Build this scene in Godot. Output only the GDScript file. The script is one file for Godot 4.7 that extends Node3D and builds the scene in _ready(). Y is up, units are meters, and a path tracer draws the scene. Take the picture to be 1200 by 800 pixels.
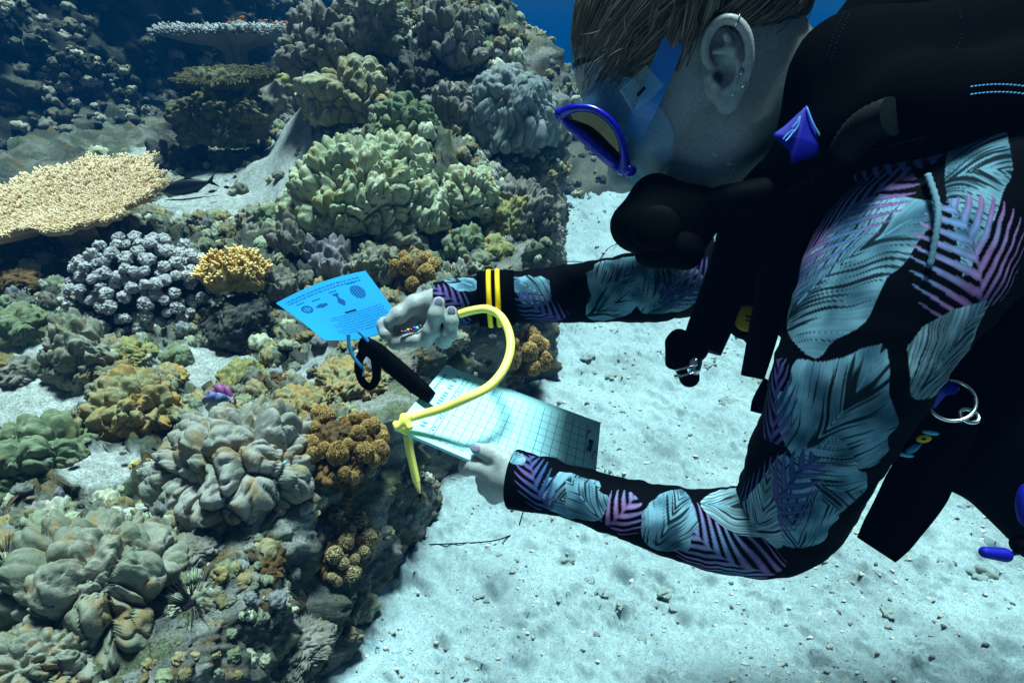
extends Node3D
# A reef edge in shallow water: a diver holding slates leans in from the side over lobed corals, pale sand below.

const CAM_H := 1.1            # metres above the sand
const PITCH := 28.0           # degrees the lens looks down
const FOCAL := 693.0          # in pixels of a 1200 x 800 frame

var rng := RandomNumberGenerator.new()
var M := {}
var cos_p := cos(deg_to_rad(PITCH))
var sin_p := sin(deg_to_rad(PITCH))
var taken := {}
var t_start := 0

func _ready():
	t_start = Time.get_ticks_msec()
	rng.seed = 7
	# ---- camera
	var cam := Camera3D.new()
	cam.name = "camera"
	cam.fov = rad_to_deg(2.0 * atan(400.0 / FOCAL))
	cam.position = Vector3(0, CAM_H, 0)
	cam.rotation_degrees = Vector3(-PITCH, 0, 0)
	cam.near = 0.02
	cam.far = 120.0
	add_child(cam)
	cam.current = true
	# ---- water light: bright surface overhead, deep blue level view
	var env := Environment.new()
	var sky := Sky.new()
	var sm := ProceduralSkyMaterial.new()
	sm.sky_top_color = Color(0.68, 0.84, 0.83)
	sm.sky_horizon_color = Color(0.0, 0.40, 1.0)
	sm.sky_curve = 0.12
	sm.ground_horizon_color = Color(0.0, 0.40, 1.0)
	sm.ground_bottom_color = Color(0.0, 0.16, 0.34)
	sm.ground_curve = 0.1
	sm.sky_energy_multiplier = 0.25
	sm.ground_energy_multiplier = 0.25
	sky.sky_material = sm
	env.background_mode = Environment.BG_SKY
	env.sky = sky
	env.tonemap_mode = Environment.TONE_MAPPER_LINEAR
	env.tonemap_exposure = 1.9
	env.fog_enabled = true
	env.fog_density = 0.016
	env.fog_light_color = Color(0.01, 0.34, 0.58)
	env.sdfgi_enabled = true
	env.ssao_enabled = true
	env.ssil_enabled = true
	var we := WorldEnvironment.new()
	we.name = "world_environment"
	we.environment = env
	add_child(we)
	var sun := DirectionalLight3D.new()
	sun.name = "sun"
	sun.light_energy = 1.6
	sun.light_angular_distance = 12.0
	sun.light_color = Color(0.86, 1.0, 0.98)
	sun.shadow_enabled = true
	add_child(sun)
	sun.look_at_from_position(Vector3(0.2, 3.0, -0.55), Vector3.ZERO, Vector3.UP)
	make_materials()
	build_terrain()
	stage("terrain")
	build_corals()
	stage("corals")
	build_diver()
	stage("diver")
	build_gear()
	stage("gear")
	build_details()
	stage("details")

func stage(what):
	print(what, " ", Time.get_ticks_msec() - t_start, " ms")

# ------------------------------------------------------------------ helpers
func cw(v: Vector3) -> Vector3:
	# camera axes (x right, y up, -z forward) to the world
	return Vector3(v.x, CAM_H + v.y * cos_p + v.z * sin_p, v.z * cos_p - v.y * sin_p)

func cdir(v: Vector3) -> Vector3:
	return Vector3(v.x, v.y * cos_p + v.z * sin_p, v.z * cos_p - v.y * sin_p)

func pix(px: float, py: float, d: float) -> Vector3:
	return cw(Vector3((px - 600.0) / FOCAL * d, (400.0 - py) / FOCAL * d, -d))

func ray(px: float, py: float) -> Vector3:
	return cdir(Vector3((px - 600.0) / FOCAL, (400.0 - py) / FOCAL, -1.0))

func numbered(n: String) -> String:
	var k: int = taken.get(n, 0)
	taken[n] = k + 1
	return n if k == 0 else "%s_%03d" % [n, k]

func tag(o, label, category, group = "", kind = ""):
	if label: o.set_meta("label", label)
	if category: o.set_meta("category", category)
	if group: o.set_meta("group", group)
	if kind: o.set_meta("kind", kind)
	return o

func thing(called: String, label: String, category: String, at = Vector3.ZERO, group = "") -> Node3D:
	var o := Node3D.new()
	o.name = numbered(called)
	add_child(o)
	o.position = at
	tag(o, label, category, group)
	return o

func solo(called: String, mesh: Mesh, mat: Material, label: String, category: String, at = Vector3.ZERO, group = "") -> MeshInstance3D:
	var o := MeshInstance3D.new()
	o.name = numbered(called)
	o.mesh = mesh
	o.material_override = mat
	add_child(o)
	o.position = at
	tag(o, label, category, group)
	return o

func part(called: String, mesh: Mesh, mat: Material, parent: Node3D) -> MeshInstance3D:
	var o := MeshInstance3D.new()
	o.name = called
	o.mesh = mesh
	o.material_override = mat
	parent.add_child(o, true)
	return o

func struct_(called: String, mesh: Mesh, mat: Material, label := "") -> MeshInstance3D:
	var o := MeshInstance3D.new()
	o.name = numbered(called)
	o.mesh = mesh
	o.material_override = mat
	add_child(o)
	o.set_meta("kind", "structure")
	if label: o.set_meta("label", label)
	return o

func finish(v: PackedVector3Array, idx: PackedInt32Array, col = null, uv = null) -> ArrayMesh:
	var n := PackedVector3Array()
	n.resize(v.size())
	var k := 0
	while k < idx.size():
		var a := idx[k]
		var b := idx[k + 1]
		var c := idx[k + 2]
		var va := v[a]
		var f := (v[c] - va).cross(v[b] - va)
		n[a] += f
		n[b] += f
		n[c] += f
		k += 3
	for i in n.size():
		n[i] = n[i].normalized()
	var arr := []
	arr.resize(Mesh.ARRAY_MAX)
	arr[Mesh.ARRAY_VERTEX] = v
	arr[Mesh.ARRAY_NORMAL] = n
	arr[Mesh.ARRAY_INDEX] = idx
	if col != null: arr[Mesh.ARRAY_COLOR] = col
	if uv != null: arr[Mesh.ARRAY_TEX_UV] = uv
	var m := ArrayMesh.new()
	m.add_surface_from_arrays(Mesh.PRIMITIVE_TRIANGLES, arr)
	return m

func grid_idx(nx: int, ny: int, flip := false, wrap_x := false) -> PackedInt32Array:
	# vertices row by row, ny rows of nx
	var idx := PackedInt32Array()
	for j in ny - 1:
		for i in (nx if wrap_x else nx - 1):
			var i2 := (i + 1) % nx
			var a := j * nx + i
			var b := j * nx + i2
			var c := (j + 1) * nx + i
			var d := (j + 1) * nx + i2
			if flip:
				idx.append_array([a, c, b, b, c, d])
			else:
				idx.append_array([a, b, c, b, d, c])
	return idx

func fnl(sd: int, freq: float, type := FastNoiseLite.TYPE_SIMPLEX_SMOOTH, oct := 1) -> FastNoiseLite:
	var f := FastNoiseLite.new()
	f.seed = sd
	f.frequency = freq
	f.noise_type = type
	if oct > 1:
		f.fractal_type = FastNoiseLite.FRACTAL_FBM
		f.fractal_octaves = oct
	else:
		f.fractal_type = FastNoiseLite.FRACTAL_NONE
	if type == FastNoiseLite.TYPE_CELLULAR:
		f.cellular_distance_function = FastNoiseLite.DISTANCE_EUCLIDEAN
		f.cellular_return_type = FastNoiseLite.RETURN_DISTANCE
	return f

func lin(r, g, b) -> Color:
	return Color(r, g, b)

func noise_tex(sd: int, freq: float, oct: int, size := 512, type := FastNoiseLite.TYPE_SIMPLEX_SMOOTH) -> NoiseTexture2D:
	var t := NoiseTexture2D.new()
	t.width = size
	t.height = size
	t.seamless = true
	t.noise = fnl(sd, freq, type, oct)
	t.normalize = true
	return t

func mat(col: Color, rough := 0.8, spec := 0.3) -> StandardMaterial3D:
	var m := StandardMaterial3D.new()
	m.albedo_color = col
	m.roughness = rough
	m.metallic_specular = spec
	return m

func vmat(rough: float, bump: Texture2D, scale: float, cm: float, spec := 0.25) -> StandardMaterial3D:
	# vertex colours with fine triplanar relief
	var m := StandardMaterial3D.new()
	m.vertex_color_use_as_albedo = true
	m.roughness = rough
	m.metallic_specular = spec
	if bump:
		m.uv1_triplanar = true
		m.uv1_scale = Vector3.ONE * scale
		m.heightmap_enabled = true
		m.heightmap_texture = bump
		m.heightmap_scale = cm
	return m

func tube(pts: Array, radii: Array, sides := 10, capped := true, squash := 1.0, up_hint := Vector3.UP) -> ArrayMesh:
	# a smooth swept tube with its own uv: u round, v along
	var v := PackedVector3Array()
	var uv := PackedVector2Array()
	var n := pts.size()
	var prev := up_hint
	for i in n:
		var t: Vector3 = (pts[mini(i + 1, n - 1)] - pts[maxi(i - 1, 0)]).normalized()
		var a := (prev - t * prev.dot(t))
		if a.length() < 1e-4: a = t.cross(Vector3(0.3, 0.1, 1))
		a = a.normalized()
		prev = a
		var b := t.cross(a)
		for k in sides + 1:
			var an := TAU * k / sides
			v.append(pts[i] + (a * cos(an) + b * sin(an) * squash) * radii[i])
			uv.append(Vector2(float(k) / sides, float(i) / (n - 1)))
	var idx := grid_idx(sides + 1, n, true)
	if capped:
		for e in [0, n - 1]:
			var c := v.size()
			v.append(pts[e])
			uv.append(Vector2(0.5, 0.0 if e == 0 else 1.0))
			for k in sides:
				var a: int = e * (sides + 1) + k
				if e == 0: idx.append_array([c, a, a + 1])
				else: idx.append_array([c, a + 1, a])
	return finish(v, idx, null, uv)

func spline(pts: Array, per := 6) -> Array:
	# Catmull-Rom through the points
	var out := []
	var n := pts.size()
	for i in n - 1:
		var p0 = pts[maxi(i - 1, 0)]
		var p1 = pts[i]
		var p2 = pts[i + 1]
		var p3 = pts[mini(i + 2, n - 1)]
		for k in per:
			var t := float(k) / per
			out.append(0.5 * ((2.0 * p1) + (p2 - p0) * t + (2.0 * p0 - 5.0 * p1 + 4.0 * p2 - p3) * t * t + (3.0 * p1 - p0 - 3.0 * p2 + p3) * t * t * t))
	out.append(pts[n - 1])
	return out

func spline_r(r: Array, per := 6) -> Array:
	var out := []
	for i in r.size() - 1:
		for k in per:
			out.append(lerpf(r[i], r[i + 1], smoothstep(0, 1, float(k) / per) * 0.5 + 0.5 * float(k) / per))
	out.append(r[r.size() - 1])
	return out

func join(meshes: Array, xforms = null) -> ArrayMesh:
	var st := SurfaceTool.new()
	st.begin(Mesh.PRIMITIVE_TRIANGLES)
	for i in meshes.size():
		st.append_from(meshes[i], 0, Transform3D() if xforms == null else xforms[i])
	return st.commit()

func speckle(n: int, sd: int, lo: float, hi: float, dark: float) -> ImageTexture:
	# even grain of random tone, with a few dark specks; repeats without a seam
	var r := RandomNumberGenerator.new()
	r.seed = sd
	var big := PackedFloat32Array()
	var h := n / 4
	for i in h * h: big.append(r.randf())
	var data := PackedByteArray()
	data.resize(n * n)
	for y in n:
		for x in n:
			var fx := x / 4.0
			var fy := y / 4.0
			var x0 := int(fx)
			var y0 := int(fy)
			var x1 := (x0 + 1) % h
			var y1 := (y0 + 1) % h
			var s := lerpf(lerpf(big[y0 * h + x0], big[y0 * h + x1], fx - x0), lerpf(big[y1 * h + x0], big[y1 * h + x1], fx - x0), fy - y0)
			var v := lerpf(lo, hi, 0.5 * s + 0.5 * r.randf())
			if r.randf() < dark: v *= 0.45
			data[y * n + x] = int(v * 255.0)
	return ImageTexture.create_from_image(Image.create_from_data(n, n, false, Image.FORMAT_L8, data))

func make_materials():
	var grain := noise_tex(1, 0.06, 4)
	var cells := noise_tex(2, 0.05, 2, 512, FastNoiseLite.TYPE_CELLULAR)
	M.grain = grain
	var speck := speckle(256, 3, 0.72, 1.0, 0.05)
	M.sand = vmat(0.95, speckle(256, 5, 0.1, 1.0, 0.05), 3.0, 0.06, 0.15)
	M.sand.albedo_texture = speck
	M.rock = vmat(0.95, speckle(256, 9, 0.0, 1.0, 0.08), 2.2, 0.22, 0.12)
	M.rock.albedo_texture = speckle(256, 8, 0.55, 1.0, 0.10)
	M.growth = vmat(0.9, null, 1.0, 0.0, 0.15)
	M.coral = vmat(0.85, speckle(256, 11, 0.1, 1.0, 0.0), 4.0, 0.13, 0.2)
	M.coral.albedo_texture = speckle(256, 12, 0.80, 1.0, 0.02)
	M.coral_fine = vmat(0.75, cells, 22.0, 0.15, 0.3)
	M.dark_stem = mat(Color(0.26, 0.27, 0.28), 0.9, 0.2)

	M.skin = mat(Color(0.68, 0.71, 0.72), 0.48, 0.4)
	M.skin.uv1_triplanar = true
	M.skin.uv1_scale = Vector3.ONE * 9.0
	M.skin.albedo_texture = speckle(256, 31, 0.74, 1.0, 0.006)
	M.skin.heightmap_enabled = true
	M.skin.heightmap_texture = speckle(256, 32, 0.2, 1.0, 0.0)
	M.skin.heightmap_scale = 0.012
	M.skin.subsurf_scatter_enabled = true
	M.skin.subsurf_scatter_strength = 0.15
	M.nail = mat(Color(0.47, 0.48, 0.56), 0.35, 0.4)
	M.eye = mat(Color(0.8, 0.8, 0.78), 0.2, 0.5)
	M.black_cloth = mat(Color(0.014, 0.015, 0.022), 0.9, 0.08)
	M.scalp = mat(Color(0.22, 0.18, 0.14), 0.8, 0.3)
	M.hair = vmat(0.6, null, 1.0, 0.0, 0.3)

	M.mask_blue = mat(Color(0.02, 0.04, 0.62), 0.25, 0.5)
	M.lens = mat(Color(0.30, 0.27, 0.20), 0.04, 0.8)
	M.lens.metallic = 0.85
	M.skirt = mat(Color(0.40, 0.70, 0.88, 0.34), 0.32, 0.5)
	M.skirt.transparency = BaseMaterial3D.TRANSPARENCY_ALPHA
	M.clear = mat(Color(0.45, 0.60, 0.68, 0.22), 0.3, 0.5)
	M.clear.transparency = BaseMaterial3D.TRANSPARENCY_ALPHA
	M.strap = mat(Color(0.16, 0.48, 0.80, 0.85), 0.28, 0.5)
	M.strap.transparency = BaseMaterial3D.TRANSPARENCY_ALPHA
	M.black = mat(Color(0.014, 0.014, 0.02), 0.6, 0.1)
	M.black_rubber = mat(Color(0.012, 0.013, 0.02), 0.65, 0.09)
	M.blue_cloth = mat(Color(0.03, 0.04, 0.55), 0.6, 0.3)
	M.pale_blue = mat(Color(0.45, 0.72, 0.95), 0.6, 0.3)
	M.pale_cord = mat(Color(0.34, 0.48, 0.56), 0.7, 0.3)
	M.metal = mat(Color(0.80, 0.84, 0.86), 0.22, 0.5)
	M.metal.metallic = 1.0
	M.metal_dark = mat(Color(0.25, 0.27, 0.30), 0.3, 0.5)
	M.metal_dark.metallic = 1.0
	M.tank = mat(Color(0.10, 0.11, 0.13), 0.4, 0.5)
	M.emblem_cyan = mat(Color(0.35, 0.75, 0.85), 0.7, 0.3)
	M.emblem_blue = mat(Color(0.20, 0.55, 0.70), 0.7, 0.3)
	M.emblem_yellow = mat(Color(0.80, 0.75, 0.15), 0.7, 0.3)
	M.hose_grey = mat(Color(0.06, 0.08, 0.10), 0.6, 0.2)
	M.yellow = mat(Color(0.96, 0.92, 0.46), 0.45, 0.4)
	M.yellow_dull = mat(Color(0.72, 0.60, 0.06), 0.55, 0.4)
	M.yellow_band = mat(Color(0.95, 0.78, 0.08), 0.55, 0.3)
	M.pencil_wood = mat(Color(0.80, 0.75, 0.45), 0.7, 0.3)
	M.ink = mat(Color(0.03, 0.06, 0.28), 0.6, 0.3)
	M.blue_cord = mat(Color(0.16, 0.50, 0.72), 0.6, 0.3)
	M.bead_red = mat(Color(0.40, 0.08, 0.06), 0.3, 0.5)
	M.bead_blue = mat(Color(0.12, 0.20, 0.65), 0.3, 0.5)
	M.bead_gold = mat(Color(0.80, 0.55, 0.20), 0.3, 0.5)
	M.bubble = mat(Color(0.85, 0.95, 1.0, 0.25), 0.05, 0.8)
	M.bubble.transparency = BaseMaterial3D.TRANSPARENCY_ALPHA
	M.urchin = mat(Color(0.02, 0.02, 0.03), 0.4, 0.4)
	M.fish_dark = mat(Color(0.03, 0.035, 0.04), 0.5, 0.4)
	M.fish_orange = mat(Color(0.85, 0.45, 0.06), 0.5, 0.4)
	M.fish_blue = mat(Color(0.08, 0.16, 0.80), 0.5, 0.4)
	M.fish_pale = mat(Color(0.60, 0.82, 0.90), 0.4, 0.4)
	M.mantle = mat(Color(0.30, 0.36, 0.55), 0.5, 0.4)
	M.mantle_pink = mat(Color(0.52, 0.26, 0.50), 0.5, 0.4)
	M.shell = mat(Color(0.60, 0.58, 0.52), 0.8, 0.2)
	M.worm = mat(Color(0.62, 0.10, 0.03), 0.6, 0.3)
	M.thread = mat(Color(0.04, 0.05, 0.07), 0.7, 0.2)
	M.thread_blue = mat(Color(0.25, 0.55, 0.75), 0.6, 0.3)
	M.rubble = vmat(0.95, speckle(256, 21, 0.2, 1.0, 0.0), 30.0, 0.05, 0.15)
	M.rubble.albedo_color = Color(0.50, 0.56, 0.57)
	M.stitch_dim = mat(Color(0.10, 0.17, 0.26), 0.8, 0.2)

# ------------------------------------------------------------------ sea floor and reef
const EDGE := [[0.6, -0.95], [-0.2, -0.52], [-0.69, -0.32], [-1.135, -0.20], [-1.45, -0.06], [-1.81, 0.13], [-2.6, 0.27], [-3.4, 0.30], [-4.2, 0.34], [-5.2, 0.5], [-9.0, 1.4]]
const MOUNDS := [[-0.42, -2.15, 0.32, 0.30, 0.34], [-0.05, -2.75, 0.32, 0.36, 0.62], [-0.58, -2.95, 0.40, 0.40, 0.66], [-0.75, -1.75, 0.25, 0.25, 0.08], [-1.15, -3.9, 0.35, 0.4, 0.35], [-0.15, -1.95, 0.22, 0.25, 0.10]]
var n_edge: FastNoiseLite
var n_hump: FastNoiseLite
var n_rock: FastNoiseLite
var n_pit: FastNoiseLite
var n_sand: FastNoiseLite
var n_ripple: FastNoiseLite
var sn_swell: FastNoiseLite
var sn_furrow: FastNoiseLite
var sn_pock: FastNoiseLite
var sn_fine: FastNoiseLite
var sn_clump: FastNoiseLite
var n_mask: FastNoiseLite
var sand_spots := []
var flank_pts := []

func edge_x(z: float) -> float:
	for k in EDGE.size() - 1:
		if z >= EDGE[k + 1][0]:
			var t: float = clampf((EDGE[k][0] - z) / (EDGE[k][0] - EDGE[k + 1][0]), 0, 1)
			return lerpf(EDGE[k][1], EDGE[k + 1][1], t)
	return 1.4

func plateau(x: float, z: float) -> float:
	var h := 0.30
	if z > -1.0: h = lerpf(0.30, 0.36, clampf((-z - 0.3) / 0.7, 0, 1))
	elif z > -2.2: h = lerpf(0.36, 0.44, (-z - 1.0) / 1.2)
	else: h = lerpf(0.44, 0.62, clampf((-z - 2.2) / 1.8, 0, 1))
	for m in MOUNDS:
		var dx: float = (x - m[0]) / m[2]
		var dz: float = (z - m[1]) / m[3]
		h += m[4] * exp(-(dx * dx + dz * dz))
	return h

func reef_smooth(x: float, z: float) -> float:
	var d := edge_x(z) - x + n_edge.get_noise_2d(x, z) * 0.07
	var s := smoothstep(0.02, 0.15, d)
	return lerpf(-0.16, plateau(x, z) + n_hump.get_noise_2d(x, z) * 0.05, s)

func sandiness(x: float, z: float) -> float:
	# pockets of pale sand lying in the hollows of the reef
	var s := 0.0
	for p in sand_spots:
		var dx: float = (x - p[0]) / p[2]
		var dz: float = (z - p[1]) / p[3]
		s = maxf(s, 1.25 - sqrt(dx * dx + dz * dz))
	s += n_mask.get_noise_2d(x, z) * 0.35
	return smoothstep(0.2, 0.36, s)

func on_reef(px: float, py: float) -> Vector3:
	var d := ray(px, py)
	var t := 0.4
	while t < 9.0:
		var p := Vector3(0, CAM_H, 0) + d * t
		if p.y < maxf(reef_smooth(p.x, p.z), 0.0):
			return p
		t += 0.006
	return Vector3(0, CAM_H, 0) + d * 5.0

func depth_of(p: Vector3) -> float:
	var v := p - Vector3(0, CAM_H, 0)
	return -(v.z * cos_p + v.y * sin_p)

func build_terrain():
	n_edge = fnl(3, 3.0, FastNoiseLite.TYPE_SIMPLEX_SMOOTH, 3)
	n_hump = fnl(5, 2.6, FastNoiseLite.TYPE_SIMPLEX_SMOOTH, 2)
	n_rock = fnl(11, 10.0, FastNoiseLite.TYPE_SIMPLEX_SMOOTH, 5)
	n_rock.fractal_gain = 0.6
	n_pit = fnl(12, 26.0, FastNoiseLite.TYPE_CELLULAR)
	n_sand = fnl(21, 1.2, FastNoiseLite.TYPE_SIMPLEX_SMOOTH, 5)
	n_ripple = fnl(22, 14.0, FastNoiseLite.TYPE_CELLULAR)
	sn_swell = fnl(35, 3.6, FastNoiseLite.TYPE_SIMPLEX_SMOOTH, 2)
	sn_furrow = fnl(36, 3.0, FastNoiseLite.TYPE_SIMPLEX_SMOOTH, 3)
	sn_pock = fnl(34, 9.0, FastNoiseLite.TYPE_CELLULAR)
	sn_fine = fnl(31, 24.0, FastNoiseLite.TYPE_SIMPLEX_SMOOTH, 2)
	sn_clump = fnl(33, 5.0, FastNoiseLite.TYPE_SIMPLEX_SMOOTH, 3)
	n_mask = fnl(23, 5.0, FastNoiseLite.TYPE_SIMPLEX_SMOOTH, 3)
	for q in [[45, 470, 75, 30], [20, 400, 50, 30], [250, 430, 60, 26], [240, 500, 26, 24], [270, 215, 70, 28], [330, 170, 60, 20], [180, 185, 40, 16], [120, 545, 40, 18], [285, 605, 50, 22], [370, 430, 34, 20], [260, 640, 36, 24], [205, 175, 40, 14]]:
		var p := on_reef(q[0], q[1])
		var q2 := on_reef(q[0], q[1] - q[3])
		var w: float = q[2] * depth_of(p) / FOCAL
		sand_spots.append([p.x, p.z, w, maxf(0.06, absf(q2.z - p.z))])
	# --- sand: one sheet, fine near the lens, to the limit of sight
	var xs := lines(0.0085, [-0.65, 1.45], [-14.0, 16.0])
	var zs := []
	var z := 1.5
	while z > -14.0:
		zs.append(z)
		z -= 0.0082 * clampf(absf(z) * 1.05, 0.85, 40.0) if z < 0.0 else 0.05
	zs.append(-16.0)
	var v := PackedVector3Array()
	var c := PackedColorArray()
	var tone := fnl(32, 2.2, FastNoiseLite.TYPE_SIMPLEX_SMOOTH, 4)
	for zz in zs:
		for x in xs:
			var h := sand_y(x, zz)
			var tn: float = tone.get_noise_2d(x, zz)
			v.append(Vector3(x, h, zz))
			var g: float = 0.44 + 0.14 * tn
			c.append(Color(g * 0.72, g * 0.97, g * 1.06))
	struct_("sand", finish(v, grid_idx(xs.size(), zs.size(), true), c), M.sand, "pale rippled sand with small pits and rubble")
	stage("sand")
	# --- reef rock
	xs = lines(0.0085, [-1.25, 0.36], [-3.4, 1.8], 1.035)
	zs = []
	z = -0.05
	while z > -7.6:
		zs.append(z)
		z -= 0.0085 * clampf(absf(z), 0.9, 5.0)
	v = PackedVector3Array()
	c = PackedColorArray()
	var patch := fnl(41, 4.0, FastNoiseLite.TYPE_SIMPLEX_SMOOTH, 4)
	var grit := fnl(43, 26.0, FastNoiseLite.TYPE_SIMPLEX_SMOOTH, 2)
	for zz in zs:
		for x in xs:
			var h := reef_smooth(x, zz)
			var sd := sandiness(x, zz) if h > 0.05 else 0.0
			var wx := 0.0
			var wz := 0.0
			var pc := patch.get_noise_2d(x, zz)
			var gr := grit.get_noise_2d(x, zz)
			if sd < 0.98:
				var r := n_rock.get_noise_3d(x, h * 1.5, zz)
				var k := 1.0 - sd
				var f := n_pit.get_noise_3d(x, h * 2.0, zz) + 1.0
				h += k * (r * 0.060 + 0.026 * (0.6 - f) + gr * 0.008)
				wx = k * n_rock.get_noise_3d(x + 7.0, h * 3.0, zz) * 0.03
				wz = k * n_rock.get_noise_3d(x, h * 3.0, zz + 9.0) * 0.03
			h += sd * (gr * 0.003 + pc * 0.01)
			v.append(Vector3(x + wx, h, zz + wz))
			var rock := Color(0.08, 0.09, 0.075).lerp(Color(0.21, 0.225, 0.19), smoothstep(-0.25, 0.3, pc + gr * 0.5))
			rock = rock.lerp(Color(0.15, 0.10, 0.04), 0.7 * smoothstep(0.18, 0.4, patch.get_noise_2d(x * 2.1 + 5.0, zz * 2.1)))
			rock = rock.lerp(Color(0.08, 0.13, 0.05), 0.6 * smoothstep(0.2, 0.42, patch.get_noise_2d(x * 3.0 - 8.0, zz * 3.0 + 2.0)))
			var sc := 0.50 + 0.08 * pc + 0.10 * gr
			c.append(rock.lerp(Color(sc * 0.9, sc, sc), sd))
	struct_("reef_rock", finish(v, grid_idx(xs.size(), zs.size(), true), c), M.rock, "pitted grey reef rock with pockets of pale sand")
	stage("reef")
	reef_flank()
	stage("flank")
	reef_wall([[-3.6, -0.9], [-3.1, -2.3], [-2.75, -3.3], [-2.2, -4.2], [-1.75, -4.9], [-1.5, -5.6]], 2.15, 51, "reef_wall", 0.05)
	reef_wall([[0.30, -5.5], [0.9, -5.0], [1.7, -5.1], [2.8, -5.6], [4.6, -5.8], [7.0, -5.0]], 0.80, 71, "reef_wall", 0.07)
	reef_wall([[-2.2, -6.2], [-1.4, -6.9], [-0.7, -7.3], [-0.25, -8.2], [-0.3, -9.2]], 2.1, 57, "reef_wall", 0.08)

func lines(step: float, mid: Array, ends: Array, grow := 1.16) -> Array:
	# even lines between mid[0] and mid[1], ever wider beyond
	var out := []
	var x: float = mid[0]
	while x < mid[1]:
		out.append(x)
		x += step
	var s := step
	var hi := x
	while hi < ends[1]:
		out.append(hi)
		s *= grow
		hi += s
	out.append(ends[1])
	s = step * 1.2
	var lo: float = mid[0] - s
	while lo > ends[0]:
		out.push_front(lo)
		s *= grow
		lo -= s
	out.push_front(ends[0])
	return out

func reef_wall(path: Array, top: float, sd: int, called: String, step: float):
	# a rough cliff of old coral: heaps, ledges and holes
	var pts := []
	for p in path: pts.append(Vector3(p[0], 0, p[1]))
	var sp := spline(pts, 40)
	var run := [0.0]
	for i in range(1, sp.size()): run.append(run[i - 1] + sp[i].distance_to(sp[i - 1]))
	var total: float = run[run.size() - 1]
	var nu := int(total / step * 2.0)
	var nv := int(top / step * 2.4)
	var big := fnl(sd, 1.1, FastNoiseLite.TYPE_SIMPLEX_SMOOTH, 3)
	var lump := fnl(sd + 1, 6.0, FastNoiseLite.TYPE_CELLULAR)
	var small := fnl(sd + 2, 9.0, FastNoiseLite.TYPE_SIMPLEX_SMOOTH, 3)
	var v := PackedVector3Array()
	var c := PackedColorArray()
	for j in nv:
		var y := -0.2 + (top + 0.2) * j / (nv - 1.0)
		for i in nu:
			var d := total * i / (nu - 1.0)
			var k := 0
			while k < run.size() - 2 and run[k + 1] < d: k += 1
			var p: Vector3 = sp[k].lerp(sp[k + 1], (d - run[k]) / maxf(1e-5, run[k + 1] - run[k]))
			var t: Vector3 = (sp[k + 1] - sp[k]).normalized()
			var out := Vector3(-t.z, 0, t.x)
			var q := Vector3(p.x, y, p.z)
			var f := lump.get_noise_3dv(q) + 1.0
			var push := big.get_noise_3dv(q) * 0.5 + 0.16 * sqrt(maxf(0.0, 1.0 - f * f)) + small.get_noise_3dv(q) * 0.13 - 0.75 * y / top + 0.25 * exp(-y * 2.0)
			var yy := y + small.get_noise_3dv(q + Vector3(3, 3, 3)) * 0.06
			if j > nv - 6: push -= 0.12 * (j - nv + 6)
			v.append(q + out * push + Vector3(0, yy - y, 0))
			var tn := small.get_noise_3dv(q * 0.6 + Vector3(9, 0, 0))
			c.append(Color(0.06, 0.068, 0.055).lerp(Color(0.17, 0.175, 0.14), smoothstep(-0.1, 0.4, tn)))  # mottled rock, toned darker than the near reef to paint in shade
	struct_(called, finish(v, grid_idx(nu, nv, true), c), M.rock, {51: "overgrown reef cliff with shade put into its colour, fading into blue water", 57: "tall farther reef cliff behind the thin table coral", 71: "low reef bank with shade put into its colour, beyond the open sand"}[sd])
	# knobbly growth on it
	var mm := MultiMesh.new()
	mm.transform_format = MultiMesh.TRANSFORM_3D
	mm.use_colors = true
	mm.mesh = knob_mesh(18, Vector3(1, 0.7, 1), sd + 5, [[1.4, 0.9, 0.6]], 2.4, [Color(1, 1, 1), Color(0.8, 0.8, 0.8), Color(0.9, 0.85, 0.6)])
	var r := RandomNumberGenerator.new()
	r.seed = sd
	var xf := []
	for n in int(nu * nv * 0.42):
		var i := r.randi_range(1, nu - 2)
		var j := r.randi_range(int(nv * 0.05), nv - 3)
		var at := v[j * nu + i]
		if big.get_noise_3dv(at * 1.7 + Vector3(4, 4, 4)) < -0.08: continue
		var s := (0.007 + 0.028 * pow(r.randf(), 2.0)) * (1.4 if sd != 51 else 1.0)
		xf.append(Transform3D(Basis.from_euler(Vector3(r.randf_range(-0.6, 0.6), r.randf_range(0, TAU), r.randf_range(-0.6, 0.6))).scaled(Vector3.ONE * s), at))
	mm.instance_count = xf.size()
	for n in xf.size():
		mm.set_instance_transform(n, xf[n])
		var g := 0.05 + 0.36 * pow(r.randf(), 2.0)
		mm.set_instance_color(n, Color(g, g * r.randf_range(0.95, 1.05), g * r.randf_range(0.7, 1.0)))
	var o := MultiMeshInstance3D.new()
	o.name = numbered("wall_growth")
	o.multimesh = mm
	o.material_override = M.growth
	add_child(o)
	tag(o, {51: "knobbly pale coral growth crusting the dark reef cliff", 57: "sparse coral growth on the tall farther cliff", 71: "sparse coral growth on the low bank beyond the open sand"}[sd], "coral growth", "", "stuff")


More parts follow.
